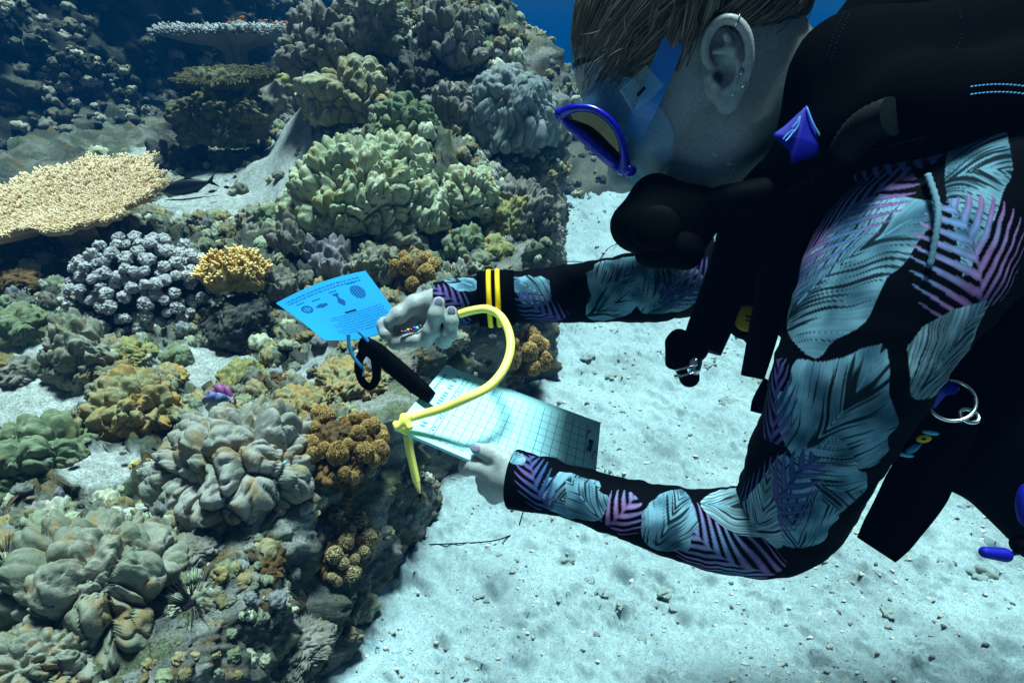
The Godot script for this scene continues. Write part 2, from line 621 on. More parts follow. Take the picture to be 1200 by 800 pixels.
func reef_flank():
	# the steep side of the reef down to the sand, pitted and undercut
	var pit := fnl(61, 16.0, FastNoiseLite.TYPE_CELLULAR)
	var rough := fnl(62, 8.0, FastNoiseLite.TYPE_SIMPLEX_SMOOTH, 5)
	rough.fractal_gain = 0.62
	var knob := fnl(64, 34.0, FastNoiseLite.TYPE_CELLULAR)
	var tone := fnl(63, 6.0, FastNoiseLite.TYPE_SIMPLEX_SMOOTH, 4)
	var zs := []
	var z := -0.1
	while z > -6.0:
		zs.append(z)
		z -= 0.0066 * clampf(-z, 0.8, 4.0)
	var nv := 96
	var v := PackedVector3Array()
	var c := PackedColorArray()
	for j in nv:
		var t := j / (nv - 1.0)
		for k in zs.size():
			var zz: float = zs[k]
			var ex := edge_x(zz) + n_edge.get_noise_2d(edge_x(zz), zz) * 0.07
			var top := plateau(ex - 0.18, zz) + 0.005
			# from under the sand, up the steep side, over the lip and in
			var y := lerpf(-0.12, top, smoothstep(0.0, 0.78, t))
			var x := ex - 0.03 - 0.10 * t * t - 0.16 * smoothstep(0.7, 1.0, t) + 0.05 * smoothstep(0.25, 0.0, t)
			var q := Vector3(x, y, zz)
			var f := pit.get_noise_3dv(q) + 1.0
			var push := rough.get_noise_3dv(q) * 0.075 + 0.034 * (0.55 - f) + 0.020 * (0.5 - knob.get_noise_3dv(q) - 1.0) + 0.05 * n_hump.get_noise_3dv(q * 1.6)
			var up := lerpf(0.15, 0.9, smoothstep(0.7, 1.0, t))
			v.append(q + Vector3(1.0 - up, up, 0.0) * push - Vector3(0, 0.05 * smoothstep(0.9, 1.0, t), 0))
			if (j * 7 + k * 3) % 11 == 0 and t > 0.3: flank_pts.append(v[v.size() - 1])
			var tn := tone.get_noise_3dv(q)
			var col := Color(0.10, 0.11, 0.10).lerp(Color(0.32, 0.34, 0.32), smoothstep(-0.25, 0.3, tn + 0.25 * (0.5 - f)))
			col = col.lerp(Color(0.12, 0.15, 0.06), 0.7 * smoothstep(0.12, 0.4, tone.get_noise_3dv(q * 1.7 + Vector3(5, 0, 0))))
			col = col.lerp(Color(0.2, 0.12, 0.04), 0.6 * smoothstep(0.2, 0.42, tone.get_noise_3dv(q * 2.3 + Vector3(0, 7, 0))))
			c.append(col)
	struct_("reef_edge", finish(v, grid_idx(zs.size(), nv, false), c), M.rock, "steep pitted grey rock side of the reef above the sand")

func sand_y(x: float, z: float) -> float:
	var h := n_sand.get_noise_2d(x, z) * 0.035
	if z < -5.0: return h
	var cl := sn_clump.get_noise_2d(x, z)
	var rub := smoothstep(-0.15, 0.4, cl)
	var f1 := n_ripple.get_noise_2d(x, z) + 1.0
	var fn := sn_fine.get_noise_2d(x, z)
	h += fn * (0.008 + 0.026 * rub) - 0.024 * smoothstep(0.15, 0.45, fn) * rub
	h += rub * 0.045 * maxf(0.0, 0.42 - f1)
	h -= 0.026 * smoothstep(0.34, 0.10, sn_pock.get_noise_2d(x, z) + 1.0) * smoothstep(0.0, 0.35, sn_clump.get_noise_2d(x * 1.7 + 4.0, z * 1.7))
	h += 0.034 * sn_swell.get_noise_2d(x, z)
	# short broken furrows where something has dragged
	h -= 0.022 * smoothstep(0.04, 0.0, absf(sn_furrow.get_noise_2d(x, z))) * smoothstep(0.12, 0.35, sn_clump.get_noise_2d(x * 0.8 - 7.0, z * 0.8))
	return h

# ------------------------------------------------------------------ corals
func dome_dir(a: float, b: float, thmax: float) -> Vector3:
	# square to disc to cap of a sphere
	var r := 0.0
	var ph := 0.0
	if absf(a) > absf(b):
		r = absf(a)
		ph = PI / 4.0 * b / a + (PI if a < 0 else 0.0)
	elif b != 0.0:
		r = absf(b)
		ph = PI / 2.0 - PI / 4.0 * a / b + (PI if b < 0 else 0.0)
	var th := r * thmax
	return Vector3(sin(th) * cos(ph), cos(th), sin(th) * sin(ph))

func knob_mesh(n: int, R: Vector3, sd: int, layers: Array, thmax: float, cols: Array, up := 0.25, ystretch := 0.7, warp := 0.3, patch := 1.0) -> ArrayMesh:
	# a lobed colony. layers: [cells across its size, height as share of its size, roundness]
	var S := (R.x + R.y + R.z) / 3.0
	var near := []
	var next := []
	for l in layers:
		var f := fnl(sd + near.size() * 17, l[0] / S, FastNoiseLite.TYPE_CELLULAR)
		near.append(f)
		var g: FastNoiseLite = f.duplicate()
		g.cellular_return_type = FastNoiseLite.RETURN_DISTANCE2
		next.append(g)
	var wn := fnl(sd + 90, 1.1 / S, FastNoiseLite.TYPE_SIMPLEX_SMOOTH, 2)
	var cn := fnl(sd + 91, 1.2 * patch / S, FastNoiseLite.TYPE_SIMPLEX_SMOOTH, 3)
	var cn2 := fnl(sd + 92, 3.2 * patch / S, FastNoiseLite.TYPE_SIMPLEX_SMOOTH, 4)
	var v := PackedVector3Array()
	var c := PackedColorArray()
	v.resize(n * n)
	c.resize(n * n)
	for j in n:
		for i in n:
			var d := dome_dir(2.0 * i / (n - 1.0) - 1.0, 2.0 * j / (n - 1.0) - 1.0, thmax)
			var p := d * R
			var w := wn.get_noise_3dv(p)
			p *= 1.0 + warp * w
			var q := Vector3(p.x, p.y * ystretch, p.z) + Vector3(w, wn.get_noise_3d(p.z, p.x, p.y), -w) * S * 0.16
			var h := 0.0
			for k in layers.size():
				var f: float = (near[k].get_noise_3dv(q) + 1.0) / (next[k].get_noise_3dv(q) + 1.0)
				h += layers[k][1] * pow(maxf(0.0, 1.0 - f * f), layers[k][2])
			var dirn := (d * (1.0 - up) + Vector3.UP * up)
			v[j * n + i] = p + dirn * h * S
			var a := cn.get_noise_3dv(p)
			var b := cn2.get_noise_3dv(p)
			var col: Color = cols[0].lerp(cols[1], smoothstep(-0.3, 0.3, a + 0.5 * b))
			col = col.lerp(cols[2], 0.72 * smoothstep(0.03, 0.46, b * 0.8 + 0.5 * cn.get_noise_3d(p.z, p.x, p.y)))
			c[j * n + i] = col
	return finish(v, grid_idx(n, n), c)

const PAL := {
	"greygreen": [Color(0.191, 0.212, 0.164), Color(0.267, 0.276, 0.230), Color(0.255, 0.171, 0.067)],
	"palegreen": [Color(0.317, 0.380, 0.248), Color(0.459, 0.503, 0.358), Color(0.332, 0.279, 0.104)],
	"lavender": [Color(0.248, 0.269, 0.230), Color(0.322, 0.323, 0.305), Color(0.273, 0.185, 0.064)],
	"olive": [Color(0.174, 0.193, 0.089), Color(0.287, 0.285, 0.126), Color(0.364, 0.251, 0.060)],
	"ochre": [Color(0.364, 0.267, 0.081), Color(0.399, 0.355, 0.164), Color(0.434, 0.217, 0.041)],
	"mustard": [Color(0.26, 0.25, 0.15), Color(0.36, 0.38, 0.27), Color(0.38, 0.26, 0.08)],
	"moss": [Color(0.07, 0.075, 0.04), Color(0.12, 0.12, 0.06), Color(0.10, 0.09, 0.04)],
	"grey": [Color(0.143, 0.143, 0.124), Color(0.236, 0.232, 0.211), Color(0.178, 0.164, 0.105)],
	"blue": [Color(0.164, 0.205, 0.215), Color(0.245, 0.286, 0.293), Color(0.177, 0.191, 0.169)],
	"purple": [Color(0.193, 0.192, 0.226), Color(0.268, 0.256, 0.286), Color(0.179, 0.178, 0.150)],
	"dark": [Color(0.043, 0.050, 0.050), Color(0.087, 0.093, 0.087), Color(0.081, 0.068, 0.037)],
	"brown": [Color(0.062, 0.037, 0.015), Color(0.112, 0.068, 0.028), Color(0.186, 0.099, 0.025)],
	"tan": [Color(0.332, 0.247, 0.112), Color(0.265, 0.262, 0.150), Color(0.405, 0.227, 0.050)],
	"green": [Color(0.130, 0.178, 0.109), Color(0.199, 0.246, 0.160), Color(0.150, 0.137, 0.057)],
}
const SHAPE := {
	# layers, up, ystretch, warp, cap angle
	"lobed": [[[2.2, 0.52, 0.50], [5.2, 0.16, 0.55], [12.0, 0.03, 0.7]], 0.20, 0.70, 0.30, 2.0],
	"folded": [[[2.1, 0.64, 0.50], [4.8, 0.20, 0.55], [11.0, 0.035, 0.7]], 0.2, 0.5, 0.30, 2.0],
	"knobs": [[[2.9, 0.40, 0.5], [7.0, 0.10, 0.6]], 0.25, 0.75, 0.35, 2.0],
	"fine": [[[5.2, 0.22, 0.5], [11.0, 0.05, 0.6]], 0.2, 0.8, 0.35, 2.0],
	"columns": [[[2.7, 0.50, 0.5], [5.8, 0.20, 0.5], [12.0, 0.05, 0.7]], 0.34, 0.72, 0.3, 1.9],
	"cones": [[[1.8, 0.75, 1.1], [4.5, 0.22, 0.6]], 0.6, 0.35, 0.3, 1.9],
	"flutes": [[[4.2, 0.20, 0.42], [8.5, 0.06, 0.5]], 0.05, 0.20, 0.22, 2.05],
	"rock": [[[2.0, 0.30, 0.9], [4.6, 0.18, 0.7], [10.0, 0.08, 0.7]], 0.2, 0.9, 0.5, 2.1],
	"crust": [[[4.0, 0.22, 0.8], [9.0, 0.16, 0.6], [17.0, 0.06, 0.7]], 0.1, 0.9, 0.4, 2.1],
}

func colony_mesh(shape: String, pal: String, R: Vector3, sd: int, px_wide: float) -> ArrayMesh:
	var s: Array = SHAPE[shape]
	var n := clampi(int(px_wide * 0.95), 34, 200)
	return knob_mesh(n, R, sd, s[0], s[4], PAL[pal], s[1], s[2], s[3])

func colony(called: String, shape: String, pal: String, cx: float, cy: float, wide: float, aspect: float, label: String, category := "coral", deep := 1.0, tilt := Vector3.ZERO, sink := 0.15, m = null) -> MeshInstance3D:
	# cx, cy: where in the photograph its middle rests on the reef; wide: its width there, in photograph pixels
	var p := on_reef(cx, cy)
	var w := wide * depth_of(p) / FOCAL
	var R := Vector3(w * 0.5, w * 0.5 * aspect, w * 0.5 * deep) * 0.78
	var o := solo(called, colony_mesh(shape, pal, R, int(cx * 7 + cy * 13), wide), m if m else M.coral, label, category, p + Vector3(0, R.y * sink, 0))
	o.rotation = tilt
	return o

func brain_dome(sd: int, a: Color, b: Color) -> ArrayMesh:
	# a small dome with winding ridges, pale on a dark ground
	var n := 46
	var wn := fnl(sd, 1.15, FastNoiseLite.TYPE_SIMPLEX_SMOOTH, 2)
	var v := PackedVector3Array()
	var c := PackedColorArray()
	for j in n:
		for i in n:
			var d := dome_dir(2.0 * i / (n - 1.0) - 1.0, 2.0 * j / (n - 1.0) - 1.0, 2.0)
			var q := d + Vector3(0, 0, sd)
			var s := sin(wn.get_noise_3dv(q) * 26.0 + d.y * 2.0)
			var ridge := smoothstep(-0.15, 0.75, s)
			v.append(d * Vector3(1, 1.15, 1) * (0.9 + 0.11 * ridge + 0.12 * wn.get_noise_3dv(d * 0.9)))
			c.append(a.lerp(b, smoothstep(0.25, 0.8, ridge)))
	return finish(v, grid_idx(n, n), c)

var domes := {}
func dome_set(which: String) -> Array:
	if not domes.has(which):
		var pair: Array = {"gold": [Color(0.09, 0.045, 0.012), Color(0.62, 0.40, 0.14)], "cream": [Color(0.06, 0.04, 0.02), Color(0.66, 0.52, 0.28)]}[which]
		domes[which] = []
		for k in 6: domes[which].append(brain_dome(100 + k * 7 + which.length(), pair[0], pair[1]))
	return domes[which]

func brain_coral(cx: float, cy: float, wide: float, aspect: float, count: int, size: float, which: String, label: String, deep := 1.0, base := "brown", lift := 0.0):
	var p := on_reef(cx, cy)
	p.y += lift
	var w := wide * depth_of(p) / FOCAL
	var t := thing("brain_coral", label, "coral", p)
	var R := Vector3(w * 0.5, w * 0.5 * aspect, w * 0.5 * deep)
	part("base", colony_mesh("fine", base, R * 0.66, int(cx + cy), wide), M.coral_fine, t)
	var r := RandomNumberGenerator.new()
	r.seed = int(cx * 3 + cy)
	var put := []
	var tries := 0
	while put.size() < count and tries < count * 30:
		tries += 1
		var d := Vector3(r.randf_range(-1, 1), r.randf_range(-0.05, 1.0), r.randf_range(-0.6, 1)).normalized()
		var at := d * R
		var s := w * size * r.randf_range(0.65, 1.25)
		var ok := true
		for q in put:
			if q[0].distance_to(at) < (q[1] + s) * 0.86: ok = false
		if not ok: continue
		put.append([at, s])
		var o := part("dome", dome_set(which)[r.randi_range(0, 5)], M.coral_fine, t)
		var up := (d + Vector3.UP * 0.8).normalized()
		var b := Basis(Quaternion(Vector3.UP, up)) * Basis(Vector3.UP, r.randf_range(0, TAU))
		o.transform = Transform3D(b.scaled(Vector3(s, s * r.randf_range(0.95, 1.35), s)), at * 0.86)

func twig_mesh(sd: int, base: Color, tip: Color, forks := 3) -> ArrayMesh:
	# a small upright sprig with a few stubby side branchlets; the growing tips are paler
	var r := RandomNumberGenerator.new()
	r.seed = sd
	var v := PackedVector3Array()
	var idx := PackedInt32Array()
	var c := PackedColorArray()
	for k in forks + 1:
		var dir := Vector3.UP if k == 0 else Vector3(r.randf_range(-1, 1), r.randf_range(0.5, 1.1), r.randf_range(-1, 1)).normalized()
		var from := Vector3.ZERO if k == 0 else Vector3(0, r.randf_range(0.2, 0.55), 0)
		var L := 1.0 if k == 0 else r.randf_range(0.35, 0.6)
		var w := 0.16 if k == 0 else 0.11
		var a := dir.cross(Vector3(0.3, 0.2, 1)).normalized()
		var b := dir.cross(a)
		var s := v.size()
		var rings := [[0.0, 1.0], [0.6, 0.9], [0.88, 0.75], [1.0, 0.35]]
		for q in rings.size():
			for m in 5:
				var an := TAU * m / 5.0 + q * 0.3
				v.append(from + dir * L * rings[q][0] + (a * cos(an) + b * sin(an)) * w * rings[q][1])
				c.append(base if q < 2 else tip)
		for q in rings.size() - 1:
			for m in 5:
				var i0 := s + q * 5 + m
				var i1 := s + q * 5 + (m + 1) % 5
				idx.append_array([i0, i0 + 5, i1, i1, i0 + 5, i1 + 5])
		for m in range(1, 4):
			idx.append_array([s + 15, s + 15 + m + 1, s + 15 + m])
	return finish(v, idx, c)

func bunch(called: String, mesh: Mesh, xf: Array, m: Material, parent: Node3D, cols = null) -> MultiMeshInstance3D:
	var mm := MultiMesh.new()
	mm.transform_format = MultiMesh.TRANSFORM_3D
	mm.use_colors = cols != null
	mm.mesh = mesh
	mm.instance_count = xf.size()
	for k in xf.size():
		mm.set_instance_transform(k, xf[k])
		if cols != null: mm.set_instance_color(k, cols[k])
	var o := MultiMeshInstance3D.new()
	o.name = called
	o.multimesh = mm
	o.material_override = m
	parent.add_child(o, true)
	return o

func table_coral(at: Vector3, rx: float, rz: float, thick: float, twig: float, count: int, sd: int, base: Color, tip: Color, label: String, tilt := Vector3.ZERO, foot := 0.4, ragged := 0.22, stem := 0.14):
	# a flat plate on a short stalk, its top crowded with small upright branchlets
	var t := thing("table_coral", label, "coral", at)
	t.rotation = tilt
	var nz := fnl(sd, 1.4, FastNoiseLite.TYPE_SIMPLEX_SMOOTH, 3)
	var under := fnl(sd + 3, 16.0, FastNoiseLite.TYPE_SIMPLEX_SMOOTH, 2)
	var rim := func(an: float) -> float:
		return 1.0 + ragged * 1.6 * nz.get_noise_2d(cos(an) * 1.3, sin(an) * 1.3) + 0.35 * ragged * nz.get_noise_2d(cos(an) * 5.0, sin(an) * 5.0)
	var v := PackedVector3Array()
	var c := PackedColorArray()
	var na := 96
	var rows := [[0.0, 0.0], [0.35, -0.01], [0.7, 0.0], [0.93, 0.02], [1.0, -0.4], [0.93, -0.9], [0.6, -1.6], [0.3, -2.4], [0.16, -3.6]]
	for row in rows:
		for k in na:
			var an := TAU * k / na
			var rr: float = (row[0] if row[1] > -1.0 else maxf(row[0], stem * 1.1)) * rim.call(an)
			var y: float = row[1] * thick + 0.10 * rx * row[0] * row[0] + under.get_noise_2d(rr * cos(an), rr * sin(an)) * thick * 0.4
			v.append(Vector3(rr * cos(an) * rx, y, rr * sin(an) * rz))
			c.append(base.lerp(tip, 0.25 * (1.0 + under.get_noise_2d(an * 3.0, rr))))
	for k in na:  # the stalk
		var an := TAU * k / na
		v.append(Vector3(stem * rx * cos(an), -foot, stem * rz * sin(an)))
		c.append(base)
	part("plate", finish(v, grid_idx(na, rows.size() + 1, false, true), c), M.coral, t)
	var r := RandomNumberGenerator.new()
	r.seed = sd
	var sets := [[], [], []]
	for k in count:
		var an := r.randf_range(0, TAU)
		var q := sqrt(r.randf_range(0.0, 1.0))
		var edge: float = rim.call(an)
		var lean := Vector3(cos(an), 0, sin(an)) * pow(q, 4.0) * 1.3
		var up := (Vector3.UP + lean + Vector3(r.randf_range(-0.3, 0.3), 0, r.randf_range(-0.3, 0.3))).normalized()
		var s := twig * r.randf_range(0.7, 1.25)
		var b := Basis(Quaternion(Vector3.UP, up)) * Basis(Vector3.UP, r.randf_range(0, TAU))
		sets[k % 3].append(Transform3D(b.scaled(Vector3.ONE * s), Vector3(q * edge * cos(an) * rx, 0.10 * rx * q * q - twig * 0.1 + (nz.get_noise_2d(cos(an) * q * 6.0, sin(an) * q * 6.0)) * twig * 0.5, q * edge * sin(an) * rz)))
	for k in 3:
		var o := bunch("branchlets", twig_mesh(sd + k, base, tip, 2 + k), sets[k], M.growth, t)
		o.set_meta("kind", "stuff")
	return t

func bush_coral(cx: float, cy: float, wide: float, aspect: float, heads: int, label: String):
	# a dark bush whose round branch ends are pale and warty
	var p := on_reef(cx, cy)
	var w := wide * depth_of(p) / FOCAL
	var t := thing("bush_coral", label, "coral", p)
	var R := Vector3(w * 0.5, w * 0.5 * aspect, w * 0.42)
	part("base", colony_mesh("rock", "dark", R * 0.55, 77, wide), M.coral, t)
	var kinds := []
	for k in 4:
		kinds.append(knob_mesh(40, Vector3(1, 0.85, 1), 300 + k, [[2.6, 0.42, 0.5]], 2.3, [Color(0.40, 0.42, 0.45), Color(0.64, 0.65, 0.69), Color(0.34, 0.32, 0.32)], 0.1, 1.0, 0.4))
	var r := RandomNumberGenerator.new()
	r.seed = 91
	var put := []
	var tries := 0
	while put.size() < heads and tries < 9000:
		tries += 1
		var d := Vector3(r.randf_range(-1, 1), r.randf_range(-0.25, 1), r.randf_range(-0.5, 1)).normalized()
		var at := d * R * r.randf_range(0.86, 1.04)
		var s := w * r.randf_range(0.024, 0.042)
		var ok := true
		for q in put:
			if q[0].distance_to(at) < (q[1] + s) * 0.95: ok = false
		if not ok: continue
		put.append([at, s])
		var up := (d + Vector3.UP * 0.5).normalized()
		var o := part("branch_head", kinds[r.randi_range(0, 3)], M.coral_fine, t)
		o.transform = Transform3D((Basis(Quaternion(Vector3.UP, up)) * Basis(Vector3.UP, r.randf_range(0, TAU))).scaled(Vector3.ONE * s), at)
		var stem := part("branch", tube([d * R * 0.5, at], [s * 0.7, s * 0.75], 7, false), M.dark_stem, t)

func sprig_coral(cx: float, cy: float, wide: float, aspect: float, count: int, twig: float, base: Color, tip: Color, label: String, lift := 0.0, deep := 0.8):
	var p := on_reef(cx, cy) + Vector3(0, lift, 0)
	var w := wide * depth_of(p) / FOCAL
	var t := thing("branching_coral", label, "coral", p)
	var r := RandomNumberGenerator.new()
	r.seed = int(cx + cy * 3)
	part("base", colony_mesh("rock", "ochre", Vector3(w * 0.36, w * 0.3 * aspect, w * 0.36 * deep), int(cx), 40), M.coral, t)
	var kinds := [twig_mesh(5, base, tip, 3), twig_mesh(6, base, tip, 4), twig_mesh(7, base, tip, 5)]
	for k in count:
		var d := Vector3(r.randf_range(-1, 1), r.randf_range(0.05, 1), r.randf_range(-1, 1)).normalized()
		var s := w * twig * r.randf_range(0.7, 1.2)
		var o := part("branch", kinds[k % 3], M.growth, t)
		var up := (d + Vector3.UP * 0.5).normalized()
		o.transform = Transform3D((Basis(Quaternion(Vector3.UP, up)) * Basis(Vector3.UP, r.randf_range(0, TAU))).scaled(Vector3(s, s, s)), d * Vector3(w * 0.42, w * 0.36 * aspect, w * 0.42 * deep))

func build_corals():
	# --- near the lens
	colony("lobed_coral", "folded", "greygreen", 120, 712, 172, 0.95, "large grey-green lobed coral with deep folds beside black urchin spines", "coral", 0.95)
	colony("lobed_coral", "lobed", "lavender", 288, 560, 172, 0.80, "pale grey lobed coral dome with lavender top and ochre underside, below the small clam", "coral", 0.9)
	colony("lobed_coral", "lobed", "greygreen", 48, 790, 118, 0.8, "smooth olive lobes under the large folded grey-green coral", "coral", 0.8)
	colony("knob_coral", "knobs", "tan", 158, 492, 104, 0.95, "small cream and green knobbly coral head between two sand pockets", "coral", 0.9)
	colony("lobed_coral", "folded", "green", 45, 556, 112, 0.85, "dark green upright lobes rising beside the long sand pocket", "coral", 0.9)
	colony("column_coral", "columns", "greygreen", 104, 440, 78, 1.55, "tall narrow column of green knobs under the bush coral", "coral", 0.8)
	colony("dome_coral", "fine", "green", 30, 388, 62, 0.95, "small rounded dark green dome coral below the beige table coral")
	colony("crust_coral", "crust", "brown", 22, 338, 52, 0.7, "small brown crusty coral under the rim of the beige table coral", "coral", 1.0, Vector3.ZERO, 0.2, M.coral_fine)
	bush_coral(176, 352, 158, 0.95, 190, "dark bushy coral with pale warty round branch ends")
	colony("knob_coral", "fine", "dark", 288, 392, 92, 0.95, "dark knobbly mound carrying the golden branching coral", "coral", 0.9)
	sprig_coral(285, 372, 78, 0.85, 95, 0.17, Color(0.46, 0.26, 0.05), Color(0.86, 0.66, 0.32), "golden branching coral perched on a dark knobbly mound", 0.12)
	colony("dome_coral", "fine", "green", 208, 424, 38, 1.1, "little smooth green dome coral beside the sand pocket")
	sprig_coral(178, 552, 44, 0.9, 40, 0.2, Color(0.42, 0.22, 0.04), Color(0.80, 0.60, 0.25), "tiny orange branching coral tucked against the pale lobed dome", 0.0)
	colony("knob_coral", "knobs", "ochre", 200, 446, 40, 0.8, "small ochre knobs at the edge of the sand pocket")
	colony("knob_coral", "knobs", "olive", 285, 448, 52, 0.8, "small dark olive knob cluster above the pale lobed dome")
	colony("crust_coral", "lobed", "tan", 350, 482, 66, 0.55, "tan lumpy crust between the lobed dome and the gold brain knobs")
	colony("crust_coral", "crust", "tan", 410, 448, 84, 0.5, "green and tan lumpy crust under the hanging black strap")
	colony("crust_coral", "crust", "palegreen", 452, 488, 60, 0.45, "pale green lumpy crust beside the white slate corner")
	brain_coral(395, 540, 124, 0.85, 34, 0.08, "gold", "gold brain coral knobs along the side of the pale lobed dome", 1.1, "brown", 0.02)
	brain_coral(384, 655, 124, 0.8, 34, 0.075, "cream", "dark brown coral mound dotted with cream ridged knobs at the reef edge", 1.0, "brown", 0.03)
	brain_coral(592, 418, 110, 0.7, 24, 0.085, "gold", "brown brain coral behind the yellow tube, at the foot of the reef", 0.9)
	brain_coral(485, 330, 66, 1.0, 14, 0.14, "gold", "small gold brain coral under the pale green columns")
	brain_coral(445, 490, 38, 0.7, 6, 0.18, "cream", "small brain coral knob in the crust below the black strap")
	colony("leaf_coral", "crust", "grey", 458, 572, 56, 0.8, "grey frilled coral on the reef edge under the yellow pencil", "coral", 0.8, Vector3.ZERO, 0.1, M.coral_fine)
	colony("rock_coral", "rock", "greygreen", 262, 770, 100, 0.75, "grey-green knotted coral rock beside the black urchin spines", "coral", 0.9)
	colony("rock_coral", "crust", "grey", 345, 760, 92, 0.6, "rough grey coral rock crusted with orange on the near reef edge", "coral", 1.0)
	colony("rock_coral", "crust", "palegreen", 425, 712, 40, 0.6, "whitish crust on the reef edge beside the cream ridged knobs")
	# --- middle of the reef
	colony("column_coral", "columns", "palegreen", 420, 255, 150, 0.85, "broad pale green column coral in the middle of the reef", "coral", 0.8)
	colony("column_coral", "columns", "palegreen", 500, 262, 50, 1.8, "tall pale green column rising from the reef slope", "coral", 0.9)
	colony("column_coral", "columns", "palegreen", 550, 245, 66, 1.25, "pale green column cluster with a red worm on it", "coral", 0.9)
	colony("column_coral", "lobed", "green", 545, 300, 46, 1.3, "single green upright lobe below the column cluster", "coral", 0.9)
	colony("knob_coral", "knobs", "green", 498, 318, 50, 0.8, "green knobs at the foot of the tall column, beside gold brain coral")
	colony("knob_coral", "knobs", "mustard", 410, 130, 120, 0.8, "yellowish knobbly coral on the ridge above the pale green columns", "coral", 0.8)
	colony("knob_coral", "knobs", "green", 475, 155, 76, 0.9, "olive knobbly coral on the ridge between yellow knobs and dark hollow", "coral", 0.8)
	colony("cone_coral", "cones", "purple", 395, 322, 56, 1.1, "lavender grey cone coral just above the blue card")
	colony("cone_coral", "cones", "purple", 370, 300, 46, 1.0, "cluster of lavender grey knobs beside the golden branching coral")
	colony("cone_coral", "cones", "grey", 345, 290, 56, 0.9, "grey green pointed knobs at the edge of the upper sand slope")
	colony("knob_coral", "fine", "green", 322, 262, 48, 0.9, "dark green finely knobbed head on the upper sand slope")
	colony("knob_coral", "knobs", "greygreen", 300, 262, 44, 0.8, "small mixed green knobs scattered over the upper sand slope")
	colony("cone_coral", "columns", "greygreen", 440, 318, 60, 0.8, "grey green knobs in the shade above the card corner")
	colony("cone_coral", "cones", "grey", 330, 345, 44, 1.2, "dark grey upright knobs touching the golden branching coral")
	colony("crust_coral", "crust", "olive", 385, 372, 64, 0.6, "olive and cream crust hidden behind the blue card")
	# --- the ridge and pillar behind
	colony("fluted_coral", "flutes", "blue", 596, 150, 128, 1.0, "large grey-blue fluted coral dome overhanging a dark hollow", "coral", 0.9)
	colony("rock_coral", "crust", "grey", 610, 290, 96, 1.5, "tall crusty rock pillar below the fluted dome, beside the open sand", "coral", 0.8)
	colony("rock_coral", "crust", "olive", 580, 300, 44, 1.0, "olive crusted rock behind the yellow banded wrist")
	colony("column_coral", "columns", "grey", 530, 150, 60, 1.3, "grey column knobs standing in the dark hollow beside the fluted dome")
	colony("rock_coral", "rock", "grey", 395, 75, 120, 0.9, "grey knotted coral rock topping the ridge behind yellow knobs", "coral", 0.8)
	colony("rock_coral", "crust", "greygreen", 440, 45, 90, 1.1, "pale crusted rock at the top of the ridge under open water", "coral", 0.8)
	colony("column_coral", "columns", "grey", 530, 75, 80, 1.4, "dark pillar of knobs crowned by a small plate coral", "coral", 0.8)
	colony("rock_coral", "rock", "grey", 320, 140, 52, 1.4, "stack of dark grey knobs standing on the upper sand slope")
	colony("rock_coral", "rock", "dark", 215, 192, 64, 0.9, "dark knotted coral clump on the far sand slope below the thick plate")
	colony("rock_coral", "rock", "grey", 268, 196, 40, 0.8, "small grey rock lying on the upper sand slope")
	colony("knob_coral", "knobs", "palegreen", 118, 195, 26, 1.6, "small bright green coral tuft behind the beige table coral")
	# --- plates
	table_coral(pix(72, 240, 1.95), 0.33, 0.30, 0.02, 0.016, 5600, 201, Color(0.54, 0.38, 0.20), Color(0.84, 0.71, 0.52), "wide beige table coral with a ragged rim, edge of the dark cliff behind", Vector3(0.16, 0.3, 0.12), 0.45)
	table_coral(pix(272, 44, 3.4), 0.37, 0.3, 0.02, 0.045, 1800, 211, Color(0.16, 0.16, 0.16), Color(0.40, 0.43, 0.44), "thin grey table coral seen edge on high against the blue water", Vector3(0.02, 0.0, 0.0), 0.45)
	table_coral(pix(264, 92, 2.7), 0.20, 0.19, 0.03, 0.017, 1500, 221, Color(0.07, 0.065, 0.03), Color(0.15, 0.14, 0.07), "thick dark olive plate coral overhanging the far sand slope", Vector3(0.12, 0.0, 0.0), 0.30, 0.2, 0.3)
	solo("rock_coral", colony_mesh("crust", "moss", Vector3(0.165, 0.15, 0.14), 611, 110), M.coral_fine, "dark mossy block of rock under the olive plate coral", "coral", pix(262, 140, 2.72))
	# --- filling the slope between
	colony("column_coral", "columns", "palegreen", 365, 262, 70, 1.0, "low pale green columns beside the upper sand slope", "coral", 0.9)
	colony("column_coral", "columns", "palegreen", 462, 225, 90, 1.2, "pale green columns standing behind the tall single column", "coral", 0.8)
	colony("knob_coral", "lobed", "greygreen", 470, 292, 56, 0.9, "grey green lobes above the small gold brain coral")
	colony("knob_coral", "knobs", "olive", 360, 118, 70, 0.9, "olive knobs on the shoulder of the ridge beside the yellow knobs")
	colony("rock_coral", "rock", "grey", 350, 70, 80, 1.0, "rough grey rock shoulder of the ridge under the thin table coral", "coral", 0.8)
	colony("column_coral", "columns", "dark", 500, 120, 70, 1.2, "dark knobs deep in the hollow of the ridge")
	colony("crust_coral", "crust", "olive", 600, 262, 60, 1.0, "olive crust low on the rock pillar beside the sand")
	colony("crust_coral", "crust", "grey", 640, 262, 46, 1.6, "grey crust on the outer corner of the rock pillar")
	colony("rock_coral", "rock", "grey", 640, 120, 46, 1.2, "grey rock shoulder beside the fluted dome and the diver's mask")
	colony("crust_coral", "crust", "tan", 340, 505, 50, 0.5, "tan crust in the gap beside the lobed dome")
	colony("crust_coral", "crust", "greygreen", 520, 400, 60, 0.5, "grey green crust under the far hand")
	colony("crust_coral", "crust", "grey", 460, 430, 60, 0.45, "pale grey pitted crust between the strap and the far hand")
	colony("knob_coral", "knobs", "green", 70, 500, 40, 0.8, "small green knobs at the end of the long sand pocket")
